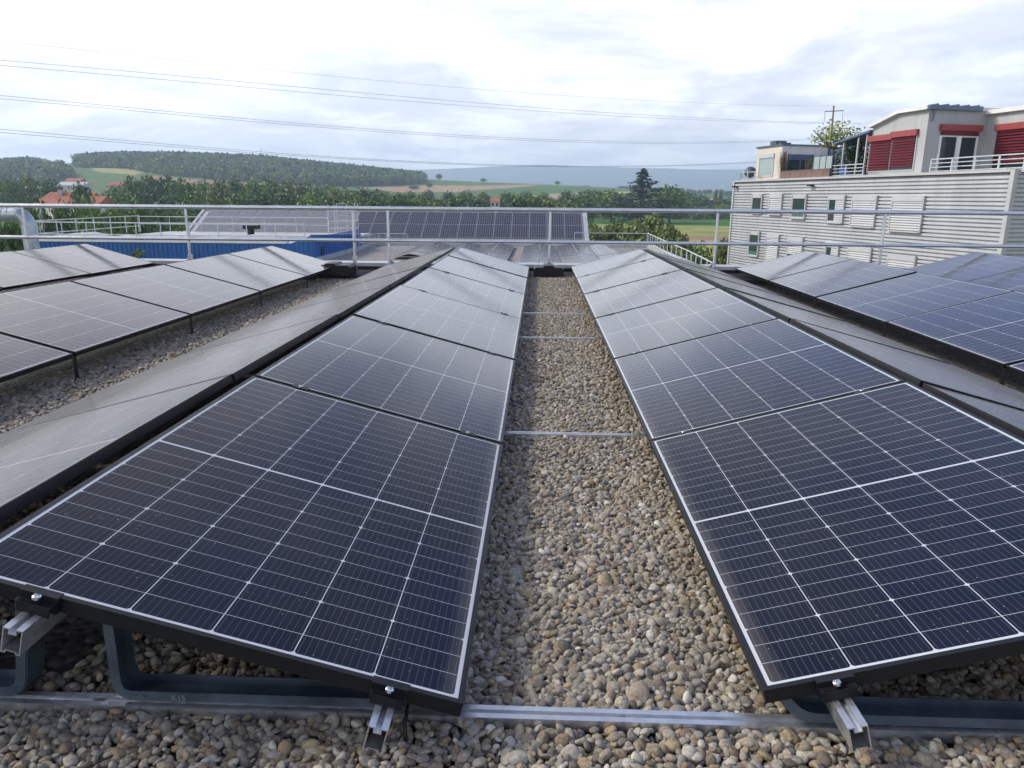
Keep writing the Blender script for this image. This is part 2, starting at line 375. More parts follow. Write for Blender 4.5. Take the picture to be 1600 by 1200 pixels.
lim = np.where(np.abs(A) > R(75), 280/6700, 1.)
Rr = Rr*lim
X, Y = Rr*np.sin(A), Rr*np.cos(A); Z = hgt(X, Y)
nA = len(aa); ii = np.arange(len(rr)-1)[:, None]*nA+np.arange(nA-1)[None]
FQ = np.stack([ii, ii+1, ii+nA+1, ii+nA], -1).reshape(-1, 4)[:, ::-1]
gp = bpy.data.materials.new('meadow_and_fields'); gp.use_nodes = True
tme = rawmesh('ground', np.stack([X, Y, Z], -1).reshape(-1, 3), FQ, gp, True)
PX, PY = projarr(X, Y, Z)
colr = np.zeros(X.shape+(4,), np.float32); colr[...] = (.085, .135, .042, 1)
def setc(mask, c): colr[mask] = (*c, 1)
front = Y > 1
setc(front & (Rr > 600), (.095, .15, .05))
setc(front & (PX > 860) & (Rr > 310) & (Rr < 660), (.05, .125, .025))
setc(front & (PX > 860) & (Rr > 219) & (Rr <= 310), (.25, .26, .085))
setc(front & (PX > 860) & (Rr > 196) & (Rr <= 219), (.30, .20, .12))
setc(front & (PX > 860) & (Rr > 130) & (Rr <= 196), (.32, .29, .10))
setc(front & (PX < 500) & (Rr > 190) & (Rr < 255), (.36, .33, .10))
setc(front & (PX < 500) & (Rr > 255) & (Rr < 420), (.06, .16, .03))
for poly, c in (
    ([(560,293),(640,290),(760,290),(850,288),(770,296),(720,300),(620,300)], (.36,.25,.16)),
    ([(735,298),(790,294),(900,291),(985,297),(930,303),(800,305)], (.07,.145,.035)),
    ([(820,306),(880,302),(950,302),(930,309),(830,310)], (.36,.26,.17)),
    ([(925,300),(1010,299),(1010,303),(940,302)], (.36,.31,.16)),
    ([(225,274),(330,282),(420,287),(490,290),(500,302),(420,300),(330,292),(240,283)], (.30,.20,.13)),
    ([(145,262),(200,264),(225,269),(210,273),(150,268)], (.34,.31,.11)),
    ([(120,256),(200,258),(210,264),(140,262)], (.10,.17,.045)),
    ([(600,284),(700,281),(850,286),(760,289),(620,290)], (.075,.155,.04))):
    setc(front & (Rr > 500) & (Rr < 1330) & in_poly(PX, PY, poly), c)
setc(front & (Rr > 3300), (.05, .075, .045))
ca = tme.color_attributes.new('field', 'FLOAT_COLOR', 'POINT'); ca.data.foreach_set('color', colr.ravel())
t = gp.node_tree; b = t.nodes['Principled BSDF']; b.inputs['Roughness'].default_value = .95; b.inputs['Specular IOR Level'].default_value = .1
at_ = N(t, 'ShaderNodeAttribute', attribute_name='field'); geo = N(t, 'ShaderNodeNewGeometry')
nn = RAMP(t, NOISE(t, geo.outputs['Position'], .08, 8, .65), [(.3, .72), (.7, 1.25)])
mx = N(t, 'ShaderNodeMix', data_type='RGBA', blend_type='MULTIPLY'); mx.inputs[0].default_value = 1
t.links.new(at_.outputs['Color'], mx.inputs[6]); t.links.new(nn, mx.inputs[7])
nn2 = RAMP(t, NOISE(t, geo.outputs['Position'], 1.3, 6, .7), [(.3, .8), (.7, 1.2)])
mx2 = N(t, 'ShaderNodeMix', data_type='RGBA', blend_type='MULTIPLY'); mx2.inputs[0].default_value = 1
t.links.new(mx.outputs[2], mx2.inputs[6]); t.links.new(nn2, mx2.inputs[7]); t.links.new(mx2.outputs[2], b.inputs['Base Color'])
tag(link('ground', tme), 'flat farmland rising to a broad hill of fields', None, None, 'structure')
# far mountain range
def mountain():
    xs = np.linspace(-400, 2300, 240); vs = []; rng = np.random.RandomState(4)
    top = np.interp(xs, [-400, 0, 60, 200, 400, 560, 660, 740, 800, 860, 930, 1000, 1060, 1130, 1300, 1600, 2300],
                    [268, 262, 257, 260, 266, 272, 269, 266, 263, 262, 265, 267, 269, 270, 270, 272, 280])
    k = np.convolve(rng.randn(300), np.ones(14)/14, 'same')[:240]*1.3+np.convolve(rng.randn(300), np.ones(3)/3, 'same')[:240]*.35
    top = top+k; rows = []
    for j, (f, d) in enumerate(((0, 4200), (.35, 4900), (.7, 5500), (1, 6000), (.6, 6500), (0, 6650))):
        row = []
        for i, px in enumerate(xs):
            X_ = (px-844)/F*d; hz = 312.5+(px-844)*.0074
            z = HC+(hz-top[i])*.969*6000/F; jit = rng.randn()*4 if 0 < j < 3 else 0
            row.append((X_, d, -18+(z+18)*f+jit*(1+f)))
        rows.append(row)
    V = np.array(rows).reshape(-1, 3); n = len(xs)
    q = np.arange(5)[:, None]*n+np.arange(n-1)[None]
    me = rawmesh('hills', V, np.stack([q, q+1, q+n+1, q+n], -1).reshape(-1, 4), mat('mountain_forest', (.07, .10, .085), .95, 0, .35, .006, coords='Object', spec=.1), True)
    tag(link('hills', me), 'long blue mountain range fading on the horizon', None, None, 'structure')
mountain()

# ------------------------------------------------------------------ foliage
def leaves(P, nrm, size, rng, jitter=.8):
    n = len(P); d = nrm+rng.randn(n, 3)*jitter; d /= np.linalg.norm(d, axis=1)[:, None]+1e-9
    a = np.cross(d, rng.randn(n, 3)); a /= np.linalg.norm(a, axis=1)[:, None]+1e-9; b = np.cross(d, a)
    s = (size*(.6+.8*rng.rand(n)))[:, None]; asp = (.5+.5*rng.rand(n))[:, None]
    V = np.stack([P-a*s, P-b*s*asp*.8+a*s*.1, P+a*s, P+b*s*asp], 1).reshape(-1, 3)
    return V, np.arange(4*n).reshape(-1, 4)
def crown_mesh(name, m, seed, h=10, w=8, n=1400, lobes=11, size=.45, base=.25, top=1., shape='round'):
    rng = np.random.RandomState(seed); cs = []; rs = []
    for i in range(lobes):
        f = (i+.5)/lobes; z = base+(top-base)*(.12+.76*f)
        if shape == 'round': prof = math.sin(math.pi*min(1, .18+.8*f))**.7
        elif shape == 'column': prof = .8
        else: prof = 1-.75*f
        a = i*2.4+rng.rand(); rad = .30*w*prof*(.5+.7*rng.rand()) if i < lobes-1 else .05*w
        cs.append((math.cos(a)*rad, math.sin(a)*rad, z*h)); rs.append(w*(.2+.12*rng.rand())*(.75+.4*prof))
    cs = np.array(cs); rs = np.array(rs); k = rng.choice(lobes, n, p=rs**2/np.sum(rs**2))
    d = rng.randn(n, 3); d /= np.linalg.norm(d, axis=1)[:, None]; d[:, 2] = d[:, 2]*.85+.08
    rad = rs[k]*(.35+.65*rng.rand(n)**.45)*(1+.16*rng.randn(n))
    P = cs[k]+d*rad[:, None]; P[:, 2] = np.maximum(P[:, 2], base*h*.6+.2*rng.rand(n)*h*base)
    V, Q = leaves(P, d, size, rng); return rawmesh(name, V, Q, m)
def conifer_mesh(name, m, seed, h=25, w=8, n=2600, size=.5, ragged=.35, nb=120):
    rng = np.random.RandomState(seed); Ps = []; Ds = []
    for i in range(nb):
        f = (i/nb)**.9; z = h*(.06+.92*f); Rm = w*.5*(1-f)**.75*(1-ragged+2*ragged*rng.rand())*(1 if f > .1 else .8)+.25
        a = i*2.399+rng.rand()*.6; k = max(6, int(n/nb*(1.25-f)))
        s = rng.rand(k)**.6*Rm
        x = np.cos(a)*s; y = np.sin(a)*s; zz_ = z-.22*s+.06*s**2/max(Rm, .5)*1.2
        w_ = .10*s+.1
        Ps.append(np.stack([x+rng.randn(k)*w_, y+rng.randn(k)*w_, zz_+rng.randn(k)*.22], 1)); Ds.append(np.tile([math.cos(a)*.4, math.sin(a)*.4, .8], (k, 1)))
    V, Q = leaves(np.concatenate(Ps), np.concatenate(Ds), size, rng, .5); return rawmesh(name, V, Q, m)
def trunk_mesh(name, h, r, seed=0, limbs=5, limb_len=2.5):
    rng = random.Random(seed); mb = MB(); p = []; x = y = 0
    for i in range(7):
        p.append((x, y, h*i/6)); x += rng.uniform(-.05, .05)*h*.15; y += rng.uniform(-.05, .05)*h*.15
    mb.tube(p, [r*(1-.8*i/6)*(1.3 if i == 0 else 1) for i in range(7)], 7)
    for k in range(limbs):
        i = 2+k % 4; a = k*2.4+rng.random(); q = Vector(p[i]); L = limb_len*(.7+.5*rng.random())
        e = q+Vector((math.cos(a)*L, math.sin(a)*L, L*.8)); mid = q.lerp(e, .5)+Vector((0, 0, -.06*L))
        mb.tube([q, mid, e], [r*.4, r*.28, r*.08], 5)
    return mb.mesh(name, M['bark'])
def plant(name, label, cat, loc, crown, trunk, scale=1., rz=0, group=None, sx=1.):
    e = empty(name, loc, label, cat, group, rz); e.scale = (scale*sx, scale*sx, scale)
    link('crown', crown, e)
    if trunk: link('trunk', trunk, e)
    return e
protoT = trunk_mesh('trunk', 7, .32, 1, 6, 2.6)
crD = [crown_mesh('crown', M['leafdark'], 10+i, 10, 8.5, 1900, 12, .40, .16) for i in range(3)]
crM = [crown_mesh('crown', M['leaf'], 20+i, 10, 8.5, 1900, 12, .40, .14) for i in range(3)]
crO = [crown_mesh('crown', M['leafolive'], 30+i, 10, 8.0, 1800, 11, .40, .14) for i in range(2)]

# ------------------------------------------------------------------ our flat roof: deck, parapet, gravel
YP = 12.25
ZCAP = at(858, 413.5, YP).z
rb = empty('flat_roof_building', (0, 4.5, -9), 'flat roofed building we stand on, gravelled and edged by a black parapet', 'building')
def rel(o, p): o.location = -Vector(p.location); return o
rel(MB().box((-14, -3.2, -9), (14, 12.62, -.15)).build('wall', M['greywall'], rb), rb)
mb = MB().box((-14, YP, -.149), (14, YP+.34, ZCAP-.035)).prism([(-14, 11.605, -.149), (-14, YP-.001, -.149), (-14, YP-.001, .03), (-14, 11.95, .0), (-14, 11.605, -.02)], (28, 0, 0)); rel(mb.build('parapet', M['membrane'], rb), rb)
mb = MB()
for i in range(-7, 7): mb.box((i*2+.003, YP-.03, ZCAP-.035), (i*2+1.997, YP+.38, ZCAP)).box((i*2+.003, YP-.032, ZCAP-.055), (i*2+1.997, YP-.02, ZCAP-.036))
rel(mb.build('parapet_cap', M['cap'], rb), rb)
gm = bpy.data.materials.new('gravel_bed'); gm.use_nodes = True; t = gm.node_tree; b = t.nodes['Principled BSDF']; b.inputs['Roughness'].default_value = .9
g_ = N(t, 'ShaderNodeNewGeometry'); vo = N(t, 'ShaderNodeTexVoronoi'); vo.inputs['Scale'].default_value = 34; t.links.new(g_.outputs['Position'], vo.inputs['Vector'])
hs = N(t, 'ShaderNodeSeparateColor'); t.links.new(vo.outputs['Color'], hs.inputs[0])
t.links.new(RAMP(t, hs.outputs[0], [(0, (.022, .02, .018)), (.5, (.05, .044, .037)), (1, (.10, .09, .08))]), b.inputs['Base Color'])  # bed darkened: shadow under panels and between pebbles put into its colour
bp = N(t, 'ShaderNodeBump'); bp.invert = True; bp.inputs['Strength'].default_value = 1; bp.inputs['Distance'].default_value = .02
t.links.new(vo.outputs['Distance'], bp.inputs['Height']); t.links.new(bp.outputs[0], b.inputs['Normal'])
TR = -.075
bed = MB()
prof = [(-13.9, TR-.012), (-2.5, TR-.012), (-2.2, -.016), (2.35, -.016), (2.65, TR-.012), (13.9, TR-.012)]
bed.prism([(x, -3.1, z) for x, z in prof]+[(13.9, -3.1, -.14), (-13.9, -3.1, -.14)], (0, 14.7, 0))
tag(bed.build('gravel_bed', gm), 'bed of gravel covering the flat roof', None, None, 'structure')

pm = bpy.data.materials.new('river_pebbles'); pm.use_nodes = True; t = pm.node_tree; b = t.nodes['Principled BSDF']
oi = N(t, 'ShaderNodeObjectInfo').outputs['Random']; tcn = N(t, 'ShaderNodeTexCoord').outputs['Object']
off = N(t, 'ShaderNodeVectorMath', operation='ADD'); t.links.new(tcn, off.inputs[0])
cx = N(t, 'ShaderNodeCombineXYZ'); t.links.new(MA(t, 'MULTIPLY', oi, 91), cx.inputs[0]); t.links.new(cx.outputs[0], off.inputs[1])
base = RAMP(t, oi, [(0, (.10, .097, .092)), (.08, (.27, .258, .238)), (.17, (.36, .325, .27)), (.25, (.15, .128, .105)), (.34, (.43, .39, .325)), (.43, (.23, .22, .20)),
                    (.52, (.35, .275, .18)), (.60, (.11, .098, .087)), (.68, (.49, .46, .41)), (.76, (.28, .27, .25)), (.83, (.33, .255, .165)), (.89, (.18, .165, .15)), (.94, (.58, .56, .52)), (.97, (.22, .165, .13)), (1, (.38, .345, .295))])
nz = RAMP(t, NOISE(t, off.outputs[0], 2.2, 7, .65, .4), [(.3, .48), (.5, .92), (.72, 1.32)])
mx = N(t, 'ShaderNodeMix', data_type='RGBA', blend_type='MULTIPLY'); mx.inputs[0].default_value = 1
wm = N(t, 'ShaderNodeMix', data_type='RGBA', blend_type='MULTIPLY'); wm.inputs[0].default_value = 1; wm.inputs[7].default_value = (1.04, 1.0, .91, 1); t.links.new(base, wm.inputs[6])
t.links.new(wm.outputs[2], mx.inputs[6]); t.links.new(nz, mx.inputs[7]); t.links.new(mx.outputs[2], b.inputs['Base Color'])
b.inputs['Roughness'].default_value = .72; b.inputs['Specular IOR Level'].default_value = .3
bp = N(t, 'ShaderNodeBump'); bp.inputs['Strength'].default_value = .35; bp.inputs['Distance'].default_value = .05
t.links.new(NOISE(t, off.outputs[0], 9, 5, .6), bp.inputs['Height']); t.links.new(bp.outputs[0], b.inputs['Normal'])
import bmesh
def pebble(seed):
    rng = np.random.RandomState(seed); bm = bmesh.new(); bmesh.ops.create_icosphere(bm, subdivisions=3, radius=1)
    ks = rng.randn(9, 3); ph = rng.rand(9)*6.28; am = rng.rand(9)*.075
    cuts = [(lambda d: d/np.linalg.norm(d))(rng.randn(3)) for _ in range(3)]; lim_ = .72+.25*rng.rand(3)
    for v in bm.verts:
        p = np.array(v.co); s = 1+sum(a*math.sin(p@k*1.4+f) for a, k, f in zip(am, ks, ph)); p = p*s
        for c, l in zip(cuts, lim_):
            d = p@c
            if d > l: p = p-c*(d-l)*.75
        v.co = p
    for f in bm.faces: f.smooth = True
    me = bpy.data.meshes.new('pebble'); bm.to_mesh(me); bm.free(); me.materials.append(pm); return me
PEB = [pebble(i) for i in range(14)]
BARS = []   # strips the pebbles must keep off: (x0, x1, y0, y1)
def pebble_field():
    rng = np.random.RandomState(11); P = []; S = []
    def patch(x0, x1, y0, y1, dens, size, layers=((0, 1), (.010, .8))):
        for zl, fr in layers:
            zl = zl+(TR if x0 < -2.3-1 or x0 > 2.6 else 0); n = int((x1-x0)*(y1-y0)*dens*fr)
            # jittered grid for an even cover
            asp = (x1-x0)/(y1-y0); ny = max(1, int(math.sqrt(n/asp))); nx = max(1, int(n/ny))
            gx, gy = np.meshgrid(np.arange(nx)+.5, np.arange(ny)+.5); k = gx.size
            x = x0+(gx.ravel()+rng.uniform(-.6, .6, k))/nx*(x1-x0); y = y0+(gy.ravel()+rng.uniform(-.6, .6, k))/ny*(y1-y0)
            z = zl-.009+rng.rand(k)*.011+.006*np.sin(x*9+y*5)*np.sin(y*7)
            s = size*.95*np.exp(rng.randn(k)*.26)
            P.append(np.stack([x, y, z], 1)); S.append(s)
    patch(-2.15, 2.3, .75, 1.45, 3700, .0108)
    patch(-2.0, 2.3, 1.45, 2.9, 2500, .0112, ((0, 1), (.010, .5)))
    patch(-.3, .72, 1.45, 4.2, 3700, .0108)
    patch(-.3, .72, 4.2, 11.6, 3000, .0115, ((0, 1), (.010, .5)))
    patch(-3.5, -2.4, 2.4, 7, 2300, .0125, ((0, 1), (.010, .5)))
    patch(-3.5, -2.4, 7, 11.6, 1900, .0135, ((0, 1), (.010, .3)))
    patch(2.75, 3.1, 7, 11.6, 1200, .0165, ((0, 1),))
    patch(-.3, .72, 11.55, 11.75, 3000, .0115); patch(-3.5, -2.4, 11.55, 11.75, 2000, .0135)
    P = np.concatenate(P); S = np.concatenate(S)
    keep = (np.abs(P[:, 0]+1.31) > .13) & (np.abs(P[:, 0]-1.68) > .13) | (P[:, 1] < 1.6)
    for x0, x1, y0, y1 in BARS:
        inside = (P[:, 0] > x0) & (P[:, 0] < x1) & (P[:, 1] > y0-.006) & (P[:, 1] < y1+.006)
        keep &= ~(inside & (rng.rand(len(P)) > .07))
    P, S = P[keep], S[keep]; n = len(P)
    scl = np.stack([S*(1.0+.45*rng.rand(n)), S*(.8+.3*rng.rand(n)), S*(.50+.3*rng.rand(n))], 1)
    rot = np.stack([rng.randn(n)*.5, rng.randn(n)*.5, rng.rand(n)*6.283], 1)
    o = scatter('gravel', PEB, P, rot, scl, rng.randint(0, len(PEB), n))
    tag(o, 'rounded river pebbles in grey, tan and brown spread over the roof', 'gravel', None, 'stuff')

# ------------------------------------------------------------------ solar arrays on our roof
LP = 1.775; ZL, ZR_, RUN = .1195, .4213, 1.12
def frame_mesh():
    m = MB(); h = .035; e = .0135
    m.box((0, 0, -h), (e, PL, 0)).box((PW-e, 0, -h), (PW, PL, 0)).box((e, 0, -h), (PW-e, e, 0)).box((e, PL-e, -h), (PW-e, PL, 0))
    m.box((e, e, -h), (.03, PL-e, -h+.002)).box((PW-.03, e, -h), (PW-e, PL-e, -h+.002))
    return m.mesh('frame', M['frame'])
FRM = frame_mesh()
GLS = MB().box((.0136, .0136, -.006), (PW-.0136, PL-.0136, -.0014)).mesh('glass', M['cells'])
def basis(lowx, ridx, y, zoff=0):
    """matrix of a slope: local x climbs from low edge to ridge, z is up"""
    sgn = 1 if ridx > lowx else -1
    ex = Vector((ridx-lowx, 0, ZR_-ZL)).normalized(); ey = Vector((0, sgn, 0)); ez = ex.cross(ey)
    mt = Matrix((ex, ey, ez)).transposed().to_4x4(); mt.translation = (lowx, y, ZL+zoff); return mt, sgn
rngp = random.Random(3)
SLOPES = [ # key, low x, ridge x, y0, panels shown, description, first index that is labelled from the front
    ('L', -.1496, -1.2696, 1.3696, range(6), 'sloping down to the central gravel strip from its left'),
    ('LB', -2.49, -1.37, 1.3696, range(6), "on the left tent's far slope"),
    ('LL', -3.2608, -4.3808, 1.3696, range(1, 6), 'in the row beyond the left gravel trough'),
    ('LLL', -6.37, -7.49, 1.3696, range(3, 6), 'in the farthest left row before the blue wall'),
    ('R', .5256, 1.6456, 1.4415, range(6), 'sloping down to the central gravel strip from its right'),
    ('RB', 2.835, 1.715, 1.4415, range(6), "on the right tent's far slope"),
    ('RR', 3.1954, 4.3154, 1.4415, range(1, 6), 'in the second left-facing row on the right'),
    ('RRR', 5.865, 6.985, 1.4415, range(3, 6), 'in the outermost right row below the silver building'),
]
NEAR = {'L': 'large', 'R': 'large'}
for key, lx, rx, y0, idx, desc in SLOPES:
    idx = list(idx); n = len(idx)
    for k in idx:
        mt, sgn = basis(lx, rx, y0+k*LP+(.0135 if rx > lx else .0135+PL))
        # installers' tolerance: each module sits a touch differently
        tilt = Matrix.Rotation(R(rngp.uniform(-.22, .22)), 4, 'X') @ Matrix.Rotation(R(rngp.uniform(-.15, .15)), 4, 'Y')
        e = bpy.data.objects.new('solar_panel', None); C.objects.link(e); e.empty_display_size = .2
        e.matrix_world = mt @ tilt
        p = k-idx[0]
        which = 'nearest' if p == 0 else 'farthest' if k == 5 else ORD[p]+' from the front'
        tone = 'dark' if k < 1 else 'grey' if k < 2 else 'pale'
        tag(e, '%s %s panel %s' % (which, tone, desc), 'solar panel', 'black framed solar panels on our roof')
        link('frame', FRM, e); link('glass', GLS, e)
# mounting rails with end clamps and mid clamps
def rail_mesh(Ln):
    m = MB(); w = .021; h = .060; t_ = .0028
    m.box((-w, 0, -h), (-w+t_, Ln, 0)).box((w-t_, 0, -h), (w, Ln, 0))
    m.box((-w+t_, 0, -t_), (-.0065, Ln, 0)).box((.0065, 0, -t_), (w-t_, Ln, 0))
    m.box((-.009, 0, -.014), (-.0065, Ln, -t_)).box((.0065, 0, -.014), (.009, Ln, -t_)).box((-.0065, 0, -.014), (.0065, Ln, -.0118))
    m.box((-w+t_, 0, -h), (-w+.008, Ln, -h+t_)).box((w-.008, 0, -h), (w-t_, Ln, -h+t_))
    m.box((-w+.008, 0, -h), (-w+.0105, Ln, -h+.008)).box((w-.0105, 0, -h), (w-.008, Ln, -h+.008)).box((-w+.0105, 0, -h+.0055), (w-.0105, Ln, -h+.008))
    return m.mesh('profile', M['alu'])
def hollow_shade_mesh(Ln): return MB().box((-.0181, .05, -.0515), (.0181, Ln-.02, -.0145)).mesh('core', M['hollow_shade'])  # black fill in the profile: the hollow's shade put into colour
def clamp_mesh():
    m = MB(); w = .042
    m.box((-w, -.009, -.037), (w, -.0005, .001)).box((-w, -.010, .001), (w, .012, .0045)).box((-w*.95, -.028, -.014), (w*.95, -.009, -.010))
    m.box((-w*.85, -.026, -.037), (w*.85, -.0225, -.010)); return m.mesh('end_clamp', M['black'])
def bolt_mesh():
    m = MB(); pts = []; n = 16
    for r0, z0 in ((.0095, .0), (.0095, .006), (.0075, .0078), (.0045, .0078), (.0045, .002)):
        pts.append([(r0*math.cos(2*math.pi*i/n), r0*math.sin(2*math.pi*i/n), z0) for i in range(n)])
    vs = sum(pts, []); fs = [(j*n+i, j*n+(i+1) % n, (j+1)*n+(i+1) % n, (j+1)*n+i) for j in range(4) for i in range(n)]+[tuple(range(4*n, 5*n))]
    m.add(vs, fs); return m.mesh('bolt', M['bolt'])
CL, BO = clamp_mesh(), bolt_mesh()
MID = MB().box((-.035, -.017, .0012), (.035, .017, .0042)).box((-.035, -.007, -.034), (.035, .007, .0012)).mesh('mid_clamp', M['black'])
def rail_thing(key, lx, rx, y0, s, desc, proj):
    sgn = 1 if rx > lx else -1
    ex = Vector((rx-lx, 0, ZR_-ZL)).normalized(); ey = Vector((0, 1, 0)); ez = Vector((-ex.z*sgn, 0, abs(ex.x))) if True else None
    ex2 = ey.cross(ez)
    mt = Matrix((ex2, ey, ez)).transposed().to_4x4(); Ln = 6*LP+proj+.05
    top = Vector((lx, y0-proj, ZL))+ex*s-ez*.0355; mt.translation = top
    e = bpy.data.objects.new('mounting_rail', None); C.objects.link(e); e.matrix_world = mt; e.empty_display_size = .1
    tag(e, desc, 'mounting rail', 'aluminium mounting rails under the panels')
    link('profile', rail_mesh(Ln), e); link('core', hollow_shade_mesh(Ln), e)
    c = link('end_clamp', CL, e); c.location = (0, proj+.009, .0355)
    bo = link('bolt', BO, c); bo.location = (0, -.0145, -.0035)
    for k in range(1, 6):
        c = link('mid_clamp', MID, e); c.location = (0, proj+k*LP, .0355)
        bo = link('bolt', BO, c); bo.location = (0, 0, .003)
rail_thing('L', -.1496, -1.2696, 1.3696, .165, 'cut aluminium rail jutting out under the low corner of the near left panel', .085)
rail_thing('L', -.1496, -1.2696, 1.3696, .945, 'cut aluminium rail jutting out at the bottom left beside the upright bracket', .075)
rail_thing('R', .5256, 1.6456, 1.4415, .158, 'cut aluminium rail jutting out under the low corner of the near right panel', .105)
rail_thing('R', .5256, 1.6456, 1.4415, .965, 'aluminium rail under the ridge side of the right panel row', .05)
# alu base bars lying in the gravel
def base_bar(x0, x1, y, z, w, label):
    m = MB(); h = .03; k = w*.36
    m.box((x0, y-w/2, z-h), (x1, y-w/2+k, z)).box((x0, y+w/2-k, z-h), (x1, y+w/2, z)).box((x0, y-w/2+k, z-h), (x1, y+w/2-k, z-.008))
    o = m.build('base_bar', M['alu']); tag(o, label, 'base bar', 'aluminium bars lying in the gravel'); BARS.append((x0, x1, y-w/2, y+w/2)); return o
yb = onz(980, 1117, .026).y
base_bar(-2.2, 2.6, yb, .024, .044, 'slotted aluminium bar across the gravel under the front edges of both near panels')
for px, py, x0, x1, lab in ((890, 677, -.32, .70, 'long bright bar crossing the gravel strip at the first panel joint'),
                        (868, 527, -.18, .62, 'second bar from the front crossing the gravel strip, half buried'),
                        (864, 489, -.30, .55, 'farthest visible bar crossing the gravel strip, nearest the ballast block')):
    base_bar(x0, x1, onz(px, py, .026).y, .026, .034, lab)
base_bar(-3.6, -2.4, 2.9, TR+.03, .04, 'bar end showing in the left gravel trough at the left picture edge')
# bent galvanised brackets
def bracket(path, y, w, name_label, lips=.022, text=None):
    m = MB(); pts = []
    P = [Vector((x, 0, z)) for x, z in path]; rad = .055
    pts.append(P[0])
    for a, bb, c in zip(P, P[1:], P[2:]):
        d1 = (a-bb).normalized(); d2 = (c-bb).normalized(); r_ = min(rad, (a-bb).length*.45, (c-bb).length*.45)
        for i in range(7):
            f = i/6; pts.append((bb+d1*r_)*(1-f)**2+bb*2*f*(1-f)+(bb+d2*r_)*f*f)
    pts.append(P[-1]); n = len(pts)
    nor = []
    for i in range(n):
        d = (pts[min(i+1, n-1)]-pts[max(i-1, 0)]).normalized(); nor.append(Vector((-d.z, 0, d.x)))
    def strip(y0, y1, h0, h1):
        vs = []
        for p, q in zip(pts, nor): vs += [p+q*h0+Vector((0, y0, 0)), p+q*h1+Vector((0, y0, 0)), p+q*h1+Vector((0, y1, 0)), p+q*h0+Vector((0, y1, 0))]
        fs = [(i*4+j, i*4+(j+1) % 4, i*4+4+(j+1) % 4, i*4+4+j) for i in range(n-1) for j in range(4)]+[(3, 2, 1, 0), tuple(range(4*n-4, 4*n))]
        m.add(vs, fs)
    strip(y, y+w, 0, .003); strip(y-.003, y, 0, lips); strip(y+w, y+w+.003, 0, lips)
    o = m.build('bracket', M['galv']); tag(o, name_label, 'bracket', 'bent galvanised mounting brackets'); return o
bl = bracket([(-.22, .031), (-1.0, .031), (-1.0, .29)][::-1], yb-.005, .062, 'galvanised bracket at the lower left, upright bent into a long base channel stamped K15', .024)
bracket([(-1.16, .36), (-1.22, .031), (-1.9, .031)][::-1] if False else [(-1.9, .031), (-1.215, .031), (-1.17, .32)][::-1], yb-.005, .062, 'galvanised bracket cut by the left picture edge', -.024)
bracket([(.555, .10), (.62, .031), (1.45, .031), (1.45, .30)], yb-.01, .062, 'galvanised bracket with a curved end under the near right panel', .024)
# stamped code and holes on the left bracket
cu = bpy.data.curves.new('stamp', 'FONT'); cu.body = 'K15'; cu.size = .021; cu.extrude = .0004
to = bpy.data.objects.new('stamp', cu); C.objects.link(to)
dg = bpy.context.evaluated_depsgraph_get(); me = bpy.data.meshes.new_from_object(to.evaluated_get(dg)); me.materials.clear(); me.materials.append(mat('stamp_ink', (.22, .25, .27), .7))
C.objects.unlink(to); bpy.data.objects.remove(to)
st = link('stamp', me, bl); st.matrix_world = Matrix.Translation((onz(262, 1092, .05).x, yb-.0088, .034)) @ Matrix.Rotation(R(90), 4, 'X')
hm = MB()
for px in (210, 225): hm.tube([(onz(px, 1085, .05).x, yb-.0081, .043), (onz(px, 1085, .05).x, yb-.0085, .043)], .004, 10)
hm.build('hole', M['bolt'], bl)
def small_stay(x, y, i, side):
    m = MB().box((x-.012, y-.03, TR), (x+.012, y+.03, TR+.004)).box((x-.002, y-.02, TR+.004), (x+.002, y+.02, .094))
    o = m.build('stay', M['black']); tag(o, 'small metal stay under the low edge of the %s row, %s from the front' % (side, ORD[i]), 'bracket', 'small stays under the low panel edges')
for i in range(4): small_stay(-3.263, 1.3696+(i+2)*LP, i, 'left trough')
for i in range(4): small_stay(3.2, 1.4415+(i+2)*LP, i, 'second right')
cable = MB().tube([(-.30, 1.62, .085), (-.29, 1.5, .06), (-.285, 1.40, .05), (-.285, 1.395, .008)], .0045, 6)
tag(cable.build('cable', M['black']), 'short black cable hanging below the low corner of the near left panel', 'cable')
pebble_field()

# ------------------------------------------------------------------ guard rail on our roof
YG = 12.0
gr = empty('guard_rail', (0, YG, 0), 'two bar grey steel guard rail along the far edge of our roof, on posts', 'railing')
zt, zb = at(855, 327.8, YG).z, at(855, 378.2, YG).z
def railrod(z, nm):
    MB().tube([(-11, 0, z), (-2.6, 0, z-.0)], .034 if z > .8 else .029, 14).tube([(-2.6, 0, z), (12, 0, z)], .033 if z > .8 else .028, 14).build(nm, M['railsteel'], gr)
railrod(zt, 'top_rail'); railrod(zb, 'bottom_rail')
for px, ztop, foot in ((38, 322, -.02), (290, 323, -.02), (549, 325, .10), (603, 326, ZCAP), (855, 328, .12), (1115, 330, ZCAP), (1375, 332, ZCAP)):
    x = at(px+4, 370, YG).x; m = MB()
    yoff = 0 if foot < ZCAP-.01 else .0
    m.tube([(x, yoff, foot), (x, yoff, zt-.02)], .022, 10)
    m.tube([(x-.03, 0, zb), (x+.03, 0, zb)], .034, 10)
    m.build('post', M['railsteel'], gr)
    if foot < .11 or abs(px-855) < 2:
        MB().box((x-.03, -.03, .02), (x-.012, .03, .26)).box((x+.012, -.03, .02), (x+.03, .03, .26)).build('post_clamp', M['alu'], gr)
    else: MB().box((x-.05, -.05+.30, ZCAP), (x+.05, .05+.30, ZCAP+.01)).tube([(x, 0, ZCAP+.12), (x, .12, ZCAP+.04), (x, .3, ZCAP+.012)], .02, 8).build('post_foot', M['railsteel'], gr)
rng = random.Random(8)
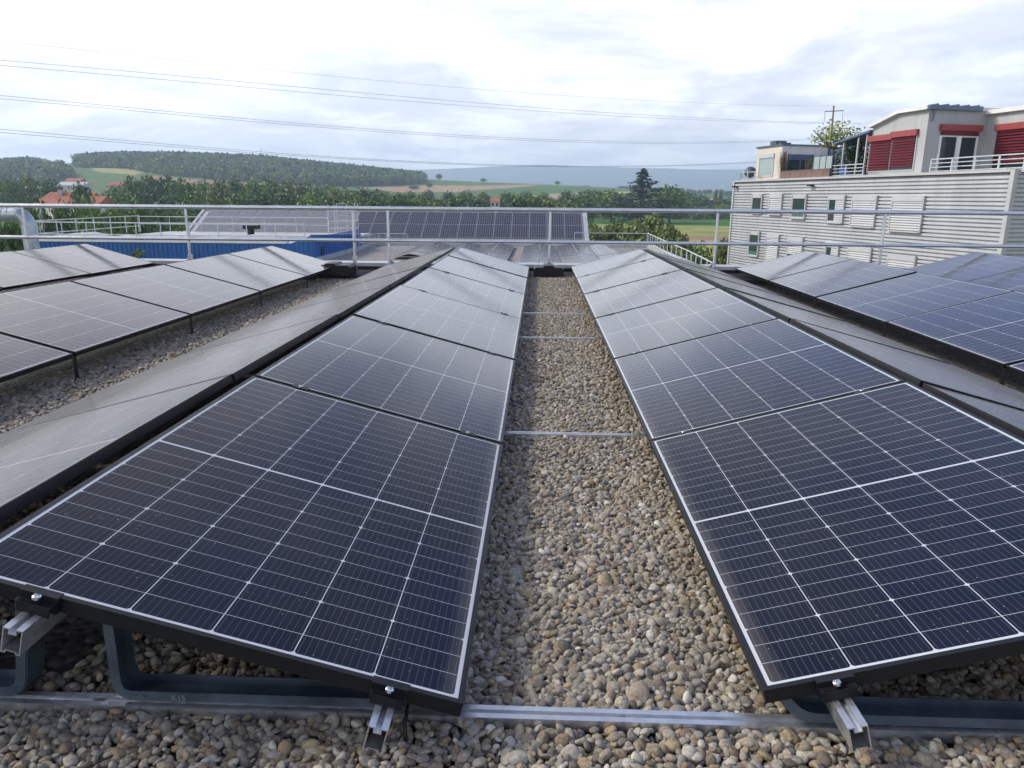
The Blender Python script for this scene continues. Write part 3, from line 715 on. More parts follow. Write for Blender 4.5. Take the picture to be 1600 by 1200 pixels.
def ballast(px, w, label):
    x = at(px, 435, 11.55).x; m = MB()
    prof = [(-w/2, 0), (-w/2, .13), (-w/2+.03, .16), (-.09, .16), (-.07, .19), (.07, .19), (.09, .16), (w/2-.03, .16), (w/2, .13), (w/2, 0)]
    m.prism([(x+a, 11.42, z) for a, z in prof], (0, .42, 0)); m.box((x-.05, 11.41, .05), (x+.05, 11.42, .09))
    tag(m.build('ballast_block', M['black']), label, 'ballast block', 'black ballast blocks weighing down the guard rail')
ballast(857, .46, 'black ballast block at the far end of the central gravel strip under the rail post')
ballast(520, .62, 'black ballast block at the far end of the left gravel trough under the rail post')

# ------------------------------------------------------------------ lower roof with its own array
ZLR = -2.1
lb = empty('lower_roof_building', (0, 34, GZ), 'lower gravelled roof beyond the parapet carrying rows of small solar tents', 'building')
def RB(mb, nm, m, root):
    o = mb.build(nm, M[m] if isinstance(m, str) else m, root); o.matrix_parent_inverse = Matrix.Identity(4)
    o.location = root.matrix_basis.inverted() @ Vector((0, 0, 0)); o.rotation_euler = (0, 0, -root.rotation_euler.z); return o
RB(MB().box((-11.75, 14.2, GZ), (7.9, 52.5, ZLR-.12)), 'wall', 'greywall', lb)
RB(MB().box((-11.7, 14.3, ZLR-.119), (7.85, 52.4, ZLR)), 'roof', mat('roof_gravel', (.23, .215, .20), .95, 0, .45, 5, .6, 14), lb)
m = MB(); m.box((-11.75, 14.2, ZLR-.119), (-11.45, 52.5, ZLR+.22)).box((7.55, 14.2, ZLR-.119), (7.9, 52.5, ZLR+.2)).box((-11.449, 52.1, ZLR+.001), (7.549, 52.45, ZLR+.2))
RB(m, 'roof_edge', 'cap', lb)
pw, plen = 1.06, 1.70
lf = MB().box((0, 0, -.03), (pw, .012, 0)).box((0, plen-.012, -.03), (pw, plen, 0)).box((0, .012, -.03), (.012, plen-.012, 0)).box((pw-.012, .012, -.03), (pw, plen-.012, 0)).mesh('frame', M['alu'])
lg = MB().box((.012, .012, -.01), (pw-.012, plen-.012, -.002)).mesh('glass', mat('pale_solar_glass', (.06, .06, .066), .2, 0, .25, .9))
rows = 9; rng = random.Random(5)
ridges = [(.05, 'right'), (2.22, 'right'), (4.39, 'right'), (-2.72, 'left'), (-4.89, 'left'), (-7.06, 'left')]
for ri, (rx, side) in enumerate(ridges):
    nth = ORD[ri % 3]
    for sgn in (1, -1):
        for j in range(rows):
            if rx == -7.06 and j < 3: continue
            if rx == 4.39 and sgn == 1 and j > 5: continue
            y = 35.0+j*1.74+(.32 if j > 3 else 0)
            lowx = rx+sgn*1.06
            ex = Vector((-sgn*1.04, 0, .20)).normalized(); ey = Vector((0, -sgn, 0)); ez = ex.cross(ey)
            mt = Matrix((ex, ey, ez)).transposed().to_4x4(); mt.translation = (lowx, y if -sgn > 0 else y+plen, ZLR+.14)
            e = bpy.data.objects.new('solar_panel', None); C.objects.link(e); e.matrix_world = mt; e.empty_display_size = .2
            tag(e, 'lower roof panel, %s of aisle, %s tent, %s slope, %s row from front' % (side, nth, 'right' if sgn > 0 else 'left', ORD[j]), 'solar panel', 'solar panels on the lower roof')
            link('frame', lf, e); link('glass', lg, e)

# ------------------------------------------------------------------ pitched roof covered with panels
ye, yr_ = 53.2, 57.2
ze, zr = at(640, 377, ye).z, at(640, 331.5, yr_).z
xr = at(921, 374, ye).x; xl = at(306, 350, (ye+yr_)/2).x-.3
hb = empty('panelled_roof_building', ((xl+xr)/2, ye, GZ), 'long hall with a pitched roof almost covered in solar panels', 'building')
dv = Vector((0, yr_-ye, zr-ze)).normalized(); nvv = Vector((0, -dv.z, dv.y)); SL = math.hypot(yr_-ye, zr-ze)
E0 = Vector((0, ye, ze))
RB(MB().box((xl+.3, ye+.3, GZ), (xr-.3, ye+8, ze-.15)), 'wall', 'greywall', hb)
m = MB(); m.prism([(xl, ye-.12, ze-.06), (xl, yr_, zr), (xl, yr_+4.2, ze), (xl, yr_+4.2, ze-.14), (xl, ye-.12, ze-.14)], (xr-xl, 0, 0))
rfo = RB(m, 'roof', 'roofsheet', hb)
m = MB(); k = xl
while k < xr-.4:
    a = E0+Vector((k, 0, 0))+nvv*.03; m.bar(a, a+dv*.42, .05, .04); k += .16
m.bar(E0+Vector((xr-.16, 0, 0))+nvv*.05, E0+Vector((xr-.16, 0, 0))+dv*SL+nvv*.05, .32, .06)
m.bar(E0+Vector((xl+.1, 0, 0))+nvv*.05, E0+Vector((xl+.1, 0, 0))+dv*SL+nvv*.05, .2, .06)
m.bar((xl, yr_, zr+.03), (xr, yr_, zr+.03), .14, .05)
o = m.build('roof_trim', M['cap'], rfo)
cw, ch = 1.30, (SL-.62)/2
pf = MB().box((.015, .0, -.03), (cw-.015, .016, 0)).box((.015, ch-.03, -.03), (cw-.015, ch-.014, 0)).box((.015, .016, -.03), (.034, ch-.03, 0)).box((cw-.034, .016, -.03), (cw-.015, ch-.03, 0)).mesh('frame', M['alu'])
pg = MB().box((.034, .016, -.02), (cw-.034, ch-.03, -.002)).mesh('glass', M['farcells'])
pgl = pg.copy(); pgl.materials.clear(); pgl.materials.append(mat('sky_reflection_solar_glass', (.17, .165, .17), .3, 0, .12, .9))  # paler base colour stands in for bright sky reflected in these panels
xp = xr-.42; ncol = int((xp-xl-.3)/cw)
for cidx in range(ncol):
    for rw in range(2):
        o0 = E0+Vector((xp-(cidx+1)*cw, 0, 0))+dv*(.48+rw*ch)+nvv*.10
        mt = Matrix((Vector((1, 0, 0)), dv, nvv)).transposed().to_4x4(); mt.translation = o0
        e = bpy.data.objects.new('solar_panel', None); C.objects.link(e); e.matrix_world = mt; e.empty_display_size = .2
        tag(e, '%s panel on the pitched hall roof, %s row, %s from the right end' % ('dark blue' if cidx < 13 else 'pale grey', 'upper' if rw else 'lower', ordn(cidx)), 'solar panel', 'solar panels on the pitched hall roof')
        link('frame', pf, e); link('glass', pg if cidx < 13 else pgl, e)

# ------------------------------------------------------------------ blue clad building, its guard rails and access tower
YB = 38.0; bx0, bx1 = at(52, 390, YB).x, at(490, 390, YB).x
zbt = at(280, 379, YB).z; zhi = at(487, 367, YB).z
bb = empty('blue_building', ((bx0+bx1)/2, YB, GZ), 'low building clad in ribbed blue metal sheet with a white roof edge', 'building')
xs_ = at(455, 390, YB).x
m = MB(); m.prism([(bx0, YB, GZ), (bx1, YB, GZ), (bx1, YB, zhi), (xs_, YB, zbt), (bx0, YB, zbt)], (0, .2, 0))
k = bx0+.1
while k < bx1-.15:
    zt_ = zbt if k+.11 < xs_ else zbt+(zhi-zbt)*(k-xs_)/(bx1-xs_); m.box((k, YB-.035, GZ), (k+.11, YB-.001, zt_-.03)); k += .24
RB(m, 'front_wall', 'blue', bb)
m = MB(); m.prism([(bx1-.2, YB+.2, GZ), (bx1-.2, 48.5, GZ), (bx1-.2, 48.5, at(556, 366, 48.5).z), (bx1-.2, YB+.2, zhi)], (.2, 0, 0))
k = YB+.4
while k < 48.2: m.box((bx1+.001, k, GZ), (bx1+.03, k+.14, zhi-.12)); k += .32
RB(m, 'side_wall', 'blue', bb)
RB(MB().box((bx1+.031, 39.2, ZLR+.3), (bx1+.06, 39.7, ZLR+.7)), 'vent', 'black', bb)
RB(MB().box((bx0, YB+.2, zbt-.3), (bx1-.2, 52.5, zbt-.12)), 'roof', 'roofsheet', bb)
m = MB(); m.box((bx0-.1, YB-.08, zbt+.0), (xs_-.2, YB+.35, zbt+.12)).box((bx0-.1, YB-.05, zbt+.12), (xs_-.4, YB+.3, zbt+.17))
RB(m, 'coping', 'white', bb)
RB(MB().box((bx0-.0, YB+.21, GZ), (bx1-.21, 52.4, zbt-.31)), 'core', 'greywall', bb)
rng = random.Random(2)
for i, px in enumerate((118, 232, 318, 392, 470)):
    x = at(px, 372, 44).x; z = zbt-.12; m = MB()
    m.add([(x-1.3, 43, z+.04), (x+1.3, 43, z+.04), (x+1.3, 46, z+.04), (x-1.3, 46, z+.04), (x-.1, 43.1, z+.24), (x+.1, 43.1, z+.24), (x+.1, 45.9, z+.24), (x-.1, 45.9, z+.24)],
          [(0,3,2,1),(4,5,6,7),(0,1,5,4),(1,2,6,5),(2,3,7,6),(3,0,4,7)])
    tag(m.build('skylight', M['cap']), 'low pale pitched roof light on the blue building, %s from the left' % ORD[i], 'roof light', 'roof lights on the blue building')
tag(MB().tube([(at(392, 361, 49).x, 49, zbt-.12), (at(392, 361, 49).x, 49, zbt+.25)], .22, 12).box((at(383, 361, 49).x, 48.6, zbt+.25), (at(404, 361, 49).x, 49.4, zbt+.5)).build('vent', M['black']), 'dark flat roof vent standing on the far side of the blue building roof', 'vent')
def guard(name, pts, zb_, hgt_, label, step=1.6, extra=(.45,), rr_=.03, posts_top=.06):
    e = empty(name, (pts[0][0], pts[0][1], zb_), label, 'railing', 'white guard rails on the roofs beyond')
    inv = Vector(pts[0]+(zb_,)); 
    for nm, dz in (('top_rail', hgt_),)+tuple(('mid_rail', q) for q in extra):
        m = MB()
        for a, b2 in zip(pts, pts[1:]): m.tube([(a[0], a[1], zb_+dz), (b2[0], b2[1], zb_+dz)], rr_, 6)
        o = m.build(nm, M['railwhite'], e); o.location = -inv
    for a, b2 in zip(pts, pts[1:]):
        A_, B_ = Vector((a[0], a[1], zb_)), Vector((b2[0], b2[1], zb_)); n = max(1, round((B_-A_).length/step))
        for i in range(n+1):
            if i == 0 and a != pts[0]: continue
            p = A_.lerp(B_, i/n); o = MB().tube([p, p+Vector((0, 0, hgt_+(posts_top if i % 3 == 0 else -.0)))], rr_*.85, 6).build('post', M['railwhite'], e); o.location = -inv
    return e
gz = zbt-.12; H_ = at(300, 349, 39.4).z-gz
guard('guard_rail', [(at(57, 348, 39.4).x, 39.4), (at(250, 349, 39.4).x, 39.4), (at(475, 353, 39.4).x, 39.4)], gz, H_, 'white guard rail along the front of the blue building roof', 1.45, (.42,))
guard('guard_rail', [(at(54, 345, 39.6).x, 39.6), (at(217, 338, 51.5).x, 51.5)], gz, H_+.05, 'white guard rail running back along the left side of the blue building roof', 1.9, (.42,))
guard('guard_rail', [(at(215, 337.5, 51.6).x, 51.6), (at(512, 343, 51.6).x, 51.6)], gz, H_+.0, 'white guard rail along the far edge of the blue building roof', 2.4, (.55,))
guard('guard_rail', [(2.4, 50.4), (7.3, 50.4)], ZLR, 1.06, 'thin guard rail across the far right corner of the lower roof', 4.9, (.45,), .024)
guard('guard_rail', [(7.35, 50.4), (7.0, 42), (6.75, 34), (6.35, 27)], ZLR, 1.06, 'guard rail descending along the right edge of the lower roof towards us', 1.5, (.5,), .026)
guard('guard_rail', [(at(560, 392, 47.5).x, 47.5), (at(598, 380, 53).x-.1, 52.2), (-9.3, 52.2)], ZLR, .8, 'short low guard rail on the left edge of the lower roof', 2.3, (.4,), .024)
# access tower
yt = 46.0; x0, x1 = at(513, 340, yt).x, at(555, 340, yt).x; ztop = at(530, 319, yt).z
tw = empty('access_tower', ((x0+x1)/2, yt, gz), 'white caged ladder and access frame at the corner of the blue roof', 'scaffold')
inv = tw.location.copy()
for x, y in ((x0, yt), (x0+(x1-x0)*.33, yt), (x0+(x1-x0)*.7, yt), (x1, yt), (x0+.1, yt+1.1), (x1-.1, yt+1.1)):
    o = MB().tube([(x, y, ZLR if x > bx1 else gz), (x, y, ztop+random.Random(x).uniform(-.05, .1))], .03, 6).build('upright', M['railwhite'], tw); o.location = -inv
m = MB()
for py in (329, 346, 357): z = at(530, py, yt).z; m.tube([(x0, yt, z), (x1, yt, z)], .028, 6); m.tube([(x0+.1, yt+1.1, z), (x1-.1, yt+1.1, z)], .024, 6); m.tube([(x0, yt, z), (x0+.1, yt+1.1, z)], .024, 6); m.tube([(x1, yt, z), (x1-.1, yt+1.1, z)], .024, 6)
m.tube([(x0+.25, yt, gz+.2), (x1-.3, yt, at(530, 350, yt).z)], .022, 6)
o = m.build('cross_rails', M['railwhite'], tw); o.location = -inv
m = MB(); xa, xb = x0+(x1-x0)*.38, x0+(x1-x0)*.66
for i in range(9): z = gz+.15+i*.24; m.tube([(xa, yt+.02, z), (xb, yt+.02, z)], .018, 6)
o = m.build('rungs', M['railwhite'], tw); o.location = -inv

# ------------------------------------------------------------------ ventilation duct at the left
yd = 13.6; cx_ = at(41, 345, yd).x; zc = at(20, 335, yd).z; rd = .128
dp = empty('ventilation_duct', (cx_, yd, GZ), 'galvanised spiral duct with an elbow at the left picture edge', 'duct')
pts = [(cx_-1.6, yd-.1, zc-.01), (cx_-.2, yd, zc)]+[(cx_-.16+.18*math.sin(a), yd, zc-.18+.18*math.cos(a)) for a in np.linspace(.25, 1.4, 5)]+[(cx_+.03, yd, zc-.26), (cx_+.11, yd, GZ)]
m = MB().tube(pts, rd, 20); P = [Vector(p) for p in pts]
for i in range(14): p = P[0].lerp(P[1], i/14); m.tube([p, p+(P[1]-P[0]).normalized()*.018], rd+.006, 20)
for i in range(1, 9): p = P[-2].lerp(P[-1], i*.012); m.tube([p, p+(P[-1]-P[-2]).normalized()*.016], rd+.006, 20)
for q in pts[2:7]: m.tube([Vector(q)-Vector((.006, 0, -.004)), Vector(q)+Vector((.006, 0, -.004))], rd+.008, 20)
o = m.build('duct_pipe', M['duct'], dp); o.location = -dp.location
o = MB().box((cx_-1.35, yd-.2, zc-.02), (cx_-1.3, yd+.2, zc+.03)).tube([(cx_-1.32, yd, GZ), (cx_-1.32, yd, zc)], .03, 6).build('duct_support', M['galv'], dp); o.location = -dp.location

# ------------------------------------------------------------------ silver apartment building on the right
P0, P1 = Vector((at(1582, 290, 32.5).x, 32.5, 0)), Vector((at(1147, 290, 55).x, 55, 0))
DU = (P1-P0).normalized(); DN = Vector((-DU.y, DU.x, 0)); BL = (P1-P0).length
ZT = at(1582, 264.5, 32.5).z; AZ = math.atan2(DU.y, DU.x)
ab = empty('apartment_building', (P0.x, P0.y, 0), 'three storey building clad in horizontal silver corrugated metal with a grey penthouse', 'building', None, AZ)
def loc(px, py, v):
    """photo pixel -> point on the facade plane set v metres out, in the building's own axes"""
    d = ray(px, py); o = P0+DN*v; tt = (o-CAM).dot(DN)/d.dot(DN); p = CAM+d*tt-P0
    return Vector((p.dot(DU), v, p.z))
def locu(px, py, u):
    d = ray(px, py); o = P0+DU*u; tt = (o-CAM).dot(DU)/d.dot(DU); p = CAM+d*tt-P0
    return Vector((u, p.dot(DN), p.z))
def corrug(along0, along1, z0, z1, axis, name, parent, pitch=.185, dep=.13, sign=1):
    prof = []; z = z0
    while z < z1-.01:
        for f, d in ((0, -dep), (.33, -dep), (.335, 0), (.98, .004), (.985, -dep)):
            if z+f*pitch <= z1: prof.append((d, z+f*pitch))
        z += pitch
    prof.append((-dep, z1)); vs = []; fs = []
    for d, zz_ in prof:
        if axis == 'u': vs += [(along0, d, zz_), (along1, d, zz_)]
        else: vs += [(-d, -along0, zz_), (-d, -along1, zz_)]
    n = len(prof); fs = [(2*i, 2*i+1, 2*i+3, 2*i+2) for i in range(n-1)]
    m = MB(); m.add(vs, fs); return m.build(name, M['silver'], parent)
corrug(.12, BL-.12, GZ, ZT-.1, 'u', 'facade', ab); corrug(.12, 14, GZ, ZT-.1, 'n', 'facade', ab)
MB().box((.2, -13.9, GZ), (BL-.06, -.19, ZT-.12)).build('core', M['trim'], ab)
m = MB().box((-.09, -.12, GZ), (.12, .09, ZT)).box((BL-.12, -.12, GZ), (BL+.06, .07, ZT)); m.build('corner_trim', M['trim'], ab)
m = MB().box((.12, -.4, ZT-.1), (BL-.12, .10, ZT+.02)).box((-.10, -14, ZT-.1), (.3, -.401, ZT+.02)); m.build('roof_edge', M['trim'], ab)
MB().box((.3, -13.9, ZT-.119), (BL-.1, -.4, ZT-.02)).build('roof', M['roofsheet'], ab)
def window(a, b, c, d, kind, depth=.12):
    """a,b = left/right px, c,d = top/bottom px at the window's right jamb"""
    pl = loc(a, c, .06); pr = loc(b, c, .06); u0, u1 = pr.x, pl.x; z1 = (loc(b, c, .06).z); z0 = loc(b, d, .06).z
    f = MB(); w = .07
    f.box((u0-w, .0, z0-w), (u0, depth, z1+w)).box((u1, .0, z0-w), (u1+w, depth, z1+w)).box((u0, .0, z1), (u1, depth, z1+w)).box((u0-.0, .0, z0-w), (u1, depth+.03, z0))
    fr = f.build('window', M['trim'], ab); hh = z1-z0
    if kind in ('glass', 'half', 'lowhalf'):
        MB().box((u0, .052, z0), (u1, .064, z1)).build('pane', M['greenpane'] if kind == 'glass' else M['pane'], fr)
        g = MB(); g.box((u0, .065, z0), (u0+.06, .09, z1)).box((u1-.06, .065, z0), (u1, .09, z1)).box((u0+.06, .065, z0), (u1-.06, .09, z0+.07)).box((u0+.06, .065, z1-.2), (u1-.06, .12, z1))
        if kind == 'half': g.box(((u0+u1)/2-.05, .065, z0+.07), ((u0+u1)/2+.05, .09, z1-.2))
        g.build('sash', M['shutter'] if kind == 'half' else M['trim'], fr)
        if kind == 'glass': MB().box((u0+.06, .07, z0+.071), (u1-.06, .085, z0+.3)).build('lower_pane', mat('green_reflection_glass', (.07, .15, .11), .2), fr)
    if kind in ('shut', 'half', 'lowhalf'):
        g = MB(); lo = z0 if kind != 'lowhalf' else z0+hh*.45; ua, ub = (u0, u1) if kind != 'half' else (u0, (u0+u1)/2-.05)
        z = lo+.01
        while z < z1-.22: g.add([(ua, .07, z), (ub, .07, z), (ub, .125, z+.035), (ua, .125, z+.035), (ub, .07, z+.115), (ua, .07, z+.115)], [(0,1,2,3),(3,2,4,5)]); z += .12
        g.box((u0, .07, z1-.2), (u1, .13, z1)); g.build('shutter', M['shutter'], fr)
    if kind == 'shut': MB().box((u0, .045, z0), (u1, .06, z1)).build('pane', M['pane'], fr)
for w_ in ((1176.5, 1191, 304.5, 333, 'glass'), (1204, 1222, 304.5, 335, 'shut'), (1239.5, 1260, 305, 341, 'glass'), (1296.5, 1320, 306.5, 348, 'half'), (1334.5, 1370, 307.5, 355, 'shut'), (1396.5, 1444, 308, 362.5, 'shut'),
           (1172, 1186.5, 363, 401, 'glass'), (1199.5, 1217, 368, 412, 'shut'), (1232.5, 1254.5, 373, 422, 'lowhalf'), (1291.5, 1310.5, 382, 440, 'half'), (1326.5, 1361, 389, 455, 'lowhalf'), (1389, 1430, 402, 475, 'lowhalf')): window(*w_)
m = MB(); p = loc(1269, 290, .05); m.box((p.x-.2, .05, p.z-.04), (p.x+.2, .3, p.z+.05)); m.build('facade_lamp', M['black'], ab)
p = loc(1150, 292, .05); MB().box((p.x-.25, .05, p.z-.05), (p.x+.1, .32, p.z+.06)).build('facade_lamp', M['black'], ab)
# grey penthouse
v1 = -1.2; q = lambda px, py, v=v1: loc(px, py, v)
def poly_local(pts_): return [(p.x, p.y, p.z) for p in pts_]
zbase = ZT-.02
f1 = [q(1356, 270), q(1441, 268), q(1450, 178), q(1408, 177.5), q(1356, 199.5)]
uL, uR = f1[0].x, (f1[1].x+f1[2].x)/2
zr1, zr0 = f1[3].z, f1[4].z; um = f1[3].x
face = [(uL, v1, zbase), (uR, v1, zbase), (uR, v1, zr1+.0), (um, v1, zr1), (uL, v1, zr0)]
MB().prism(face, (0, -7, 0)).build('penthouse_wall', M['greywall'], ab)
m = MB(); m.prism([(uL+.1, v1+.25, zr0-.06), (um, v1+.25, zr1+.0), (uR-.1, v1+.25, zr1), (uR-.1, v1+.25, zr1+.17), (um, v1+.25, zr1+.17), (uL+.1, v1+.25, zr0+.11)], (0, -7.4, 0))
rfp = m.build('penthouse_roof', M['whitewall'], ab)
v2 = locu(1531, 262, uR).y; zr2 = loc(1531, 181, v2).z
MB().box((-2.5, v2-5, zbase), (uR-.003, v2, zr2)).build('penthouse_wall', M['greywall'], ab)
MB().box((-2.8, v2-5.2, zr2+.001), (uR-.005, v2+.22, zr2+.2)).build('penthouse_roof', M['whitewall'], ab)
# gutter over the end face
ge0, ge1 = locu(1450, 178, uR), locu(1530, 178, uR)
m = MB().box((uR-.22, ge1.y, zr1-.02), (uR-.002, ge0.y+.1, zr1+.2)); 
for i in range(5): yy = ge1.y+(ge0.y-ge1.y)*(i+.5)/5; m.box((uR-.24, yy-.05, zr1+.2), (uR+.3, yy+.05, zr1+.26))
m.tube([(uR-.12, ge0.y-.25, zr1), (uR-.12, ge0.y-.25, zr1-.35), (uR-.07, ge0.y-.25, zr1-.55)], .04, 8); m.build('gutter', M['gutter'], rfp)
def blinds(a, b, top_, bot, v, boxh=.3, closed=1.):
    p, p2, p3 = loc(a, top_, v+.02), loc(b, top_, v+.02), loc((a+b)/2, bot, v+.02); u0, u1 = p2.x, p.x; z1 = (p.z+p2.z)/2; z0 = p3.z
    fr = MB().box((u0-.06, v+.002, z0-.06), (u1+.06, v+.035, z0)).box((u0-.06, v+.002, z0), (u0, v+.05, z1-boxh)).box((u1, v+.002, z0), (u1+.06, v+.05, z1-boxh)).build('window', M['trim'], ab)
    MB().box((u0, v+.003, z0), (u1, v+.012, z1-boxh)).build('pane', M['pane'], fr)
    MB().box((u0-.09, v+.002, z1-boxh), (u1+.09, v+.17, z1)).build('blind_box', M['redbox'], fr)
    g = MB(); z = z1-boxh-.14; zl_ = z1-boxh-(z1-boxh-z0)*closed
    while z > zl_: g.add([(u0+.02, v+.03, z+.135), (u1-.02, v+.03, z+.135), (u1-.02, v+.125, z+.045), (u0+.02, v+.125, z+.045), (u1-.02, v+.11, z+.03), (u0+.02, v+.11, z+.03)], [(0,1,2,3),(3,2,4,5)]); z -= .14
    g.build('blind', M['red'], fr)
blinds(1362.5, 1395, 211, 266.5, v1); blinds(1397, 1434, 204, 265, v1); blinds(1561, 1610, 192, 262, v2)
# balcony door in the end face
d0, d1 = locu(1460, 268, uR), locu(1519, 268, uR); zt2 = locu(1490, 212, uR).z; zb2 = zbase
dx = lambda a, b: (min(a, b), max(a, b)); ya, yb2 = dx(d0.y, d1.y); X_ = uR
fr = MB().box((X_-.07, ya, zb2), (X_-.002, ya+.1, zt2)).box((X_-.07, yb2-.1, zb2), (X_-.002, yb2, zt2)).box((X_-.075, (ya+yb2)/2-.13, zb2), (X_-.002, (ya+yb2)/2+.13, zt2-.07)).box((X_-.07, ya+.1, zt2-.07), (X_-.002, yb2-.1, zt2)).build('balcony_door', M['white'], ab)
MB().box((X_-.03, ya+.1, zb2+.02), (X_-.003, (ya+yb2)/2-.13, zt2-.07)).box((X_-.03, (ya+yb2)/2+.13, zb2+.02), (X_-.003, yb2-.1, zt2-.07)).build('pane', M['pane'], fr)
MB().box((X_-.2, ya-.08, zt2+.22), (X_-.002, yb2+.08, zt2+.52)).build('blind_box', M['redbox'], fr)
m = MB(); z = zt2+.002
for i in range(2): m.box((X_-.12, ya+.03, z+i*.1), (X_-.05, yb2-.03, z+i*.1+.085))
m.build('blind', M['red'], fr)
# terrace railings
def terr_rail(a, b, v, hh, n, bars=4):
    u0, u1 = loc(b, 265, v).x, loc(a, 268, v).x; m = MB()
    for i in range(bars): z = zbase+.1+(hh-.1)*i/(bars-1); m.tube([(u0, v, z), (u1, v, z)], .026 if i < bars-1 else .034, 6)
    for i in range(n+1): u = u0+(u1-u0)*i/n; m.box((u-.03, v-.03, zbase), (u+.03, v+.03, zbase+hh-.02))
    m.build('terrace_railing', M['railsteel'], ab)
terr_rail(1453, 1600, -.45, loc(1500, 246.5, -.45).z-zbase, 4); terr_rail(1296, 1349, -.45, loc(1320, 258, -.45).z-zbase, 2); terr_rail(1158, 1180, -.45, loc(1170, 269, -.45).z-zbase, 2, 2)
# cream block at the far end
v3 = -.9; cL, cR = loc(1180, 279, v3).x, loc(1218, 278, v3).x; zc1 = loc(1200, 230, v3).z
pe = locu(1292, 262, cR).y
MB().box((cR, pe, zbase), (cL, v3, zc1)).build('end_block_wall', M['cream'], ab)
MB().box((cR-.012, pe, zbase), (cR-.001, v3-.002, zc1-.002)).build('end_block_wall', M['whitewall'], ab)
MB().box((cR-.1, pe, zc1+.001), (cL+.1, v3+.1, zc1+.09)).build('end_block_roof', M['gutter'], ab)
pc = loc(1209, 224, -2.5); MB().box((pc.x-.5, -3.2, zc1+.09), (pc.x+.3, -2.4, pc.z+.15)).box((pc.x-.9, -3.3, zc1+.09), (pc.x-.55, -2.5, pc.z)).build('chimney', M['galv'], ab)
a, b = loc(1188, 248, v3), loc(1207, 274, v3); u0, u1 = dx(a.x, b.x)
fr = MB().box((u0-.08, v3+.002, b.z-.08), (u1+.08, v3+.06, b.z)).box((u0-.06, v3+.002, a.z), (u1+.06, v3+.09, a.z+.28)).box((u0-.06, v3+.002, b.z), (u0, v3+.05, a.z)).box((u1, v3+.002, b.z), (u1+.06, v3+.05, a.z)).build('window', M['shutter'], ab)
MB().box((u0, v3+.003, b.z), (u1, v3+.02, a.z)).build('pane', M['clearpane'], fr)
a, b = locu(1231, 241, cR), locu(1268, 272, cR); ya, yb2 = dx(a.y, b.y)
fr = MB().box((cR-.09, ya, a.z-.35), (cR-.013, yb2, a.z)).box((cR-.06, (ya+yb2)/2-.07, zbase), (cR-.013, (ya+yb2)/2+.07, a.z-.35)).build('terrace_door', M['gutter'], ab)
MB().box((cR-.03, ya, zbase), (cR-.014, (ya+yb2)/2-.07, a.z-.35)).box((cR-.03, (ya+yb2)/2+.07, zbase), (cR-.014, yb2, a.z-.35)).build('pane', M['pane'], fr)
# wall and awning between the two blocks
ub = uL+.02; 
MB().box((uL+.001, -4.6, zbase), (cR-.013, -4.3, zc1-.1)).build('terrace_back_wall', M['gutter'], ab)
w0, w1 = loc(1356, 207, v1), loc(1306, 226, v1)
m = MB(); m.prism([(uL+.002, v1+.2, w0.z-.02), (uL+.002, v1+.2, w0.z+.1), (w1.x, v1+.2, w1.z+.1), (w1.x, v1+.2, w1.z-.02)], (0, -3.2, 0)); aw = m.build('awning', M['gutter'], ab)
for px in (1316, 1338, 1351): p = loc(px, 250, v1+.05); MB().box((p.x-.04, v1, zbase), (p.x+.04, v1+.08, w1.z+(w0.z-w1.z)*max(0, min(1, (p.x-w1.x)/(uL-w1.x)))-.03)).build('awning_post', M['trim'], aw)
# things on the terrace
def world(u, v, z): return P0+DU*u+DN*v+Vector((0, 0, z))
a, b = loc(1297, 264, -.3), loc(1220, 264, -.3); m = MB()
for i in range(9): u0 = a.x+(b.x-a.x)*i/9; m.box((u0+.01, -.34, zbase+.022), (u0+(b.x-a.x)/9-.01, -.28, a.z-.02))
m.box((a.x, -.36, a.z-.02), (b.x, -.26, a.z+.04))
pb_ = empty('planter_screen', (P0.x, P0.y, 0), 'brown boarded screen along the terrace edge before the cream block', 'screen', None, AZ); m.build('boards', M['brown'], pb_)
m = MB()
for i in range(4): u = a.x+(b.x-a.x)*(.35*i/3.); m.box((u-.02, -.42, zbase+.022), (u+.02, -.37, loc(1280, 244, -.4).z))
gs = empty('glass_screen', (P0.x, P0.y, 0), 'clear glass wind screen standing behind the brown terrace boards', 'screen', None, AZ); m.build('post', M['gutter'], gs)
MB().box((a.x, -.41, a.z+.05), (a.x+(b.x-a.x)*.35, -.395, loc(1280, 245, -.4).z)).build('pane', M['clearpane'], gs)
def reed_mesh(seed, h=1.6, n=140):
    rng = np.random.RandomState(seed); V = []; Q = []
    for i in range(n):
        a = rng.rand()*6.28; l = rng.rand(); b0 = np.array([rng.randn()*.1, rng.randn()*.1, 0]); tip = np.array([math.cos(a)*.55*l, math.sin(a)*.55*l, h*(.6+.4*rng.rand())])
        w = np.array([-math.sin(a), math.cos(a), 0])*.018; k = len(V); V += [b0-w, b0+w, tip+w*.4, tip-w*.4]; Q.append((k, k+1, k+2, k+3))
    return rawmesh('blades', V, Q, M['reed'])
for px, py, sc_, lab in ((1224, 236, 1., 'tall dry ornamental grass at the left end of the brown screen'), (1265, 246, .8, 'smaller tuft of dry grass before the terrace door')):
    p = loc(px, 262, -.75); h = loc(px, py, -.75).z-zbase
    e = empty('ornamental_grass', world(p.x, -.75, zbase), lab, 'plant'); link('blades', reed_mesh(px), e); e.scale = (sc_, sc_, h/1.6)
p = loc(1172.5, 268, -.9); rb_ = loc(1172.5, 262, -.9).z; m = MB(); n = 12
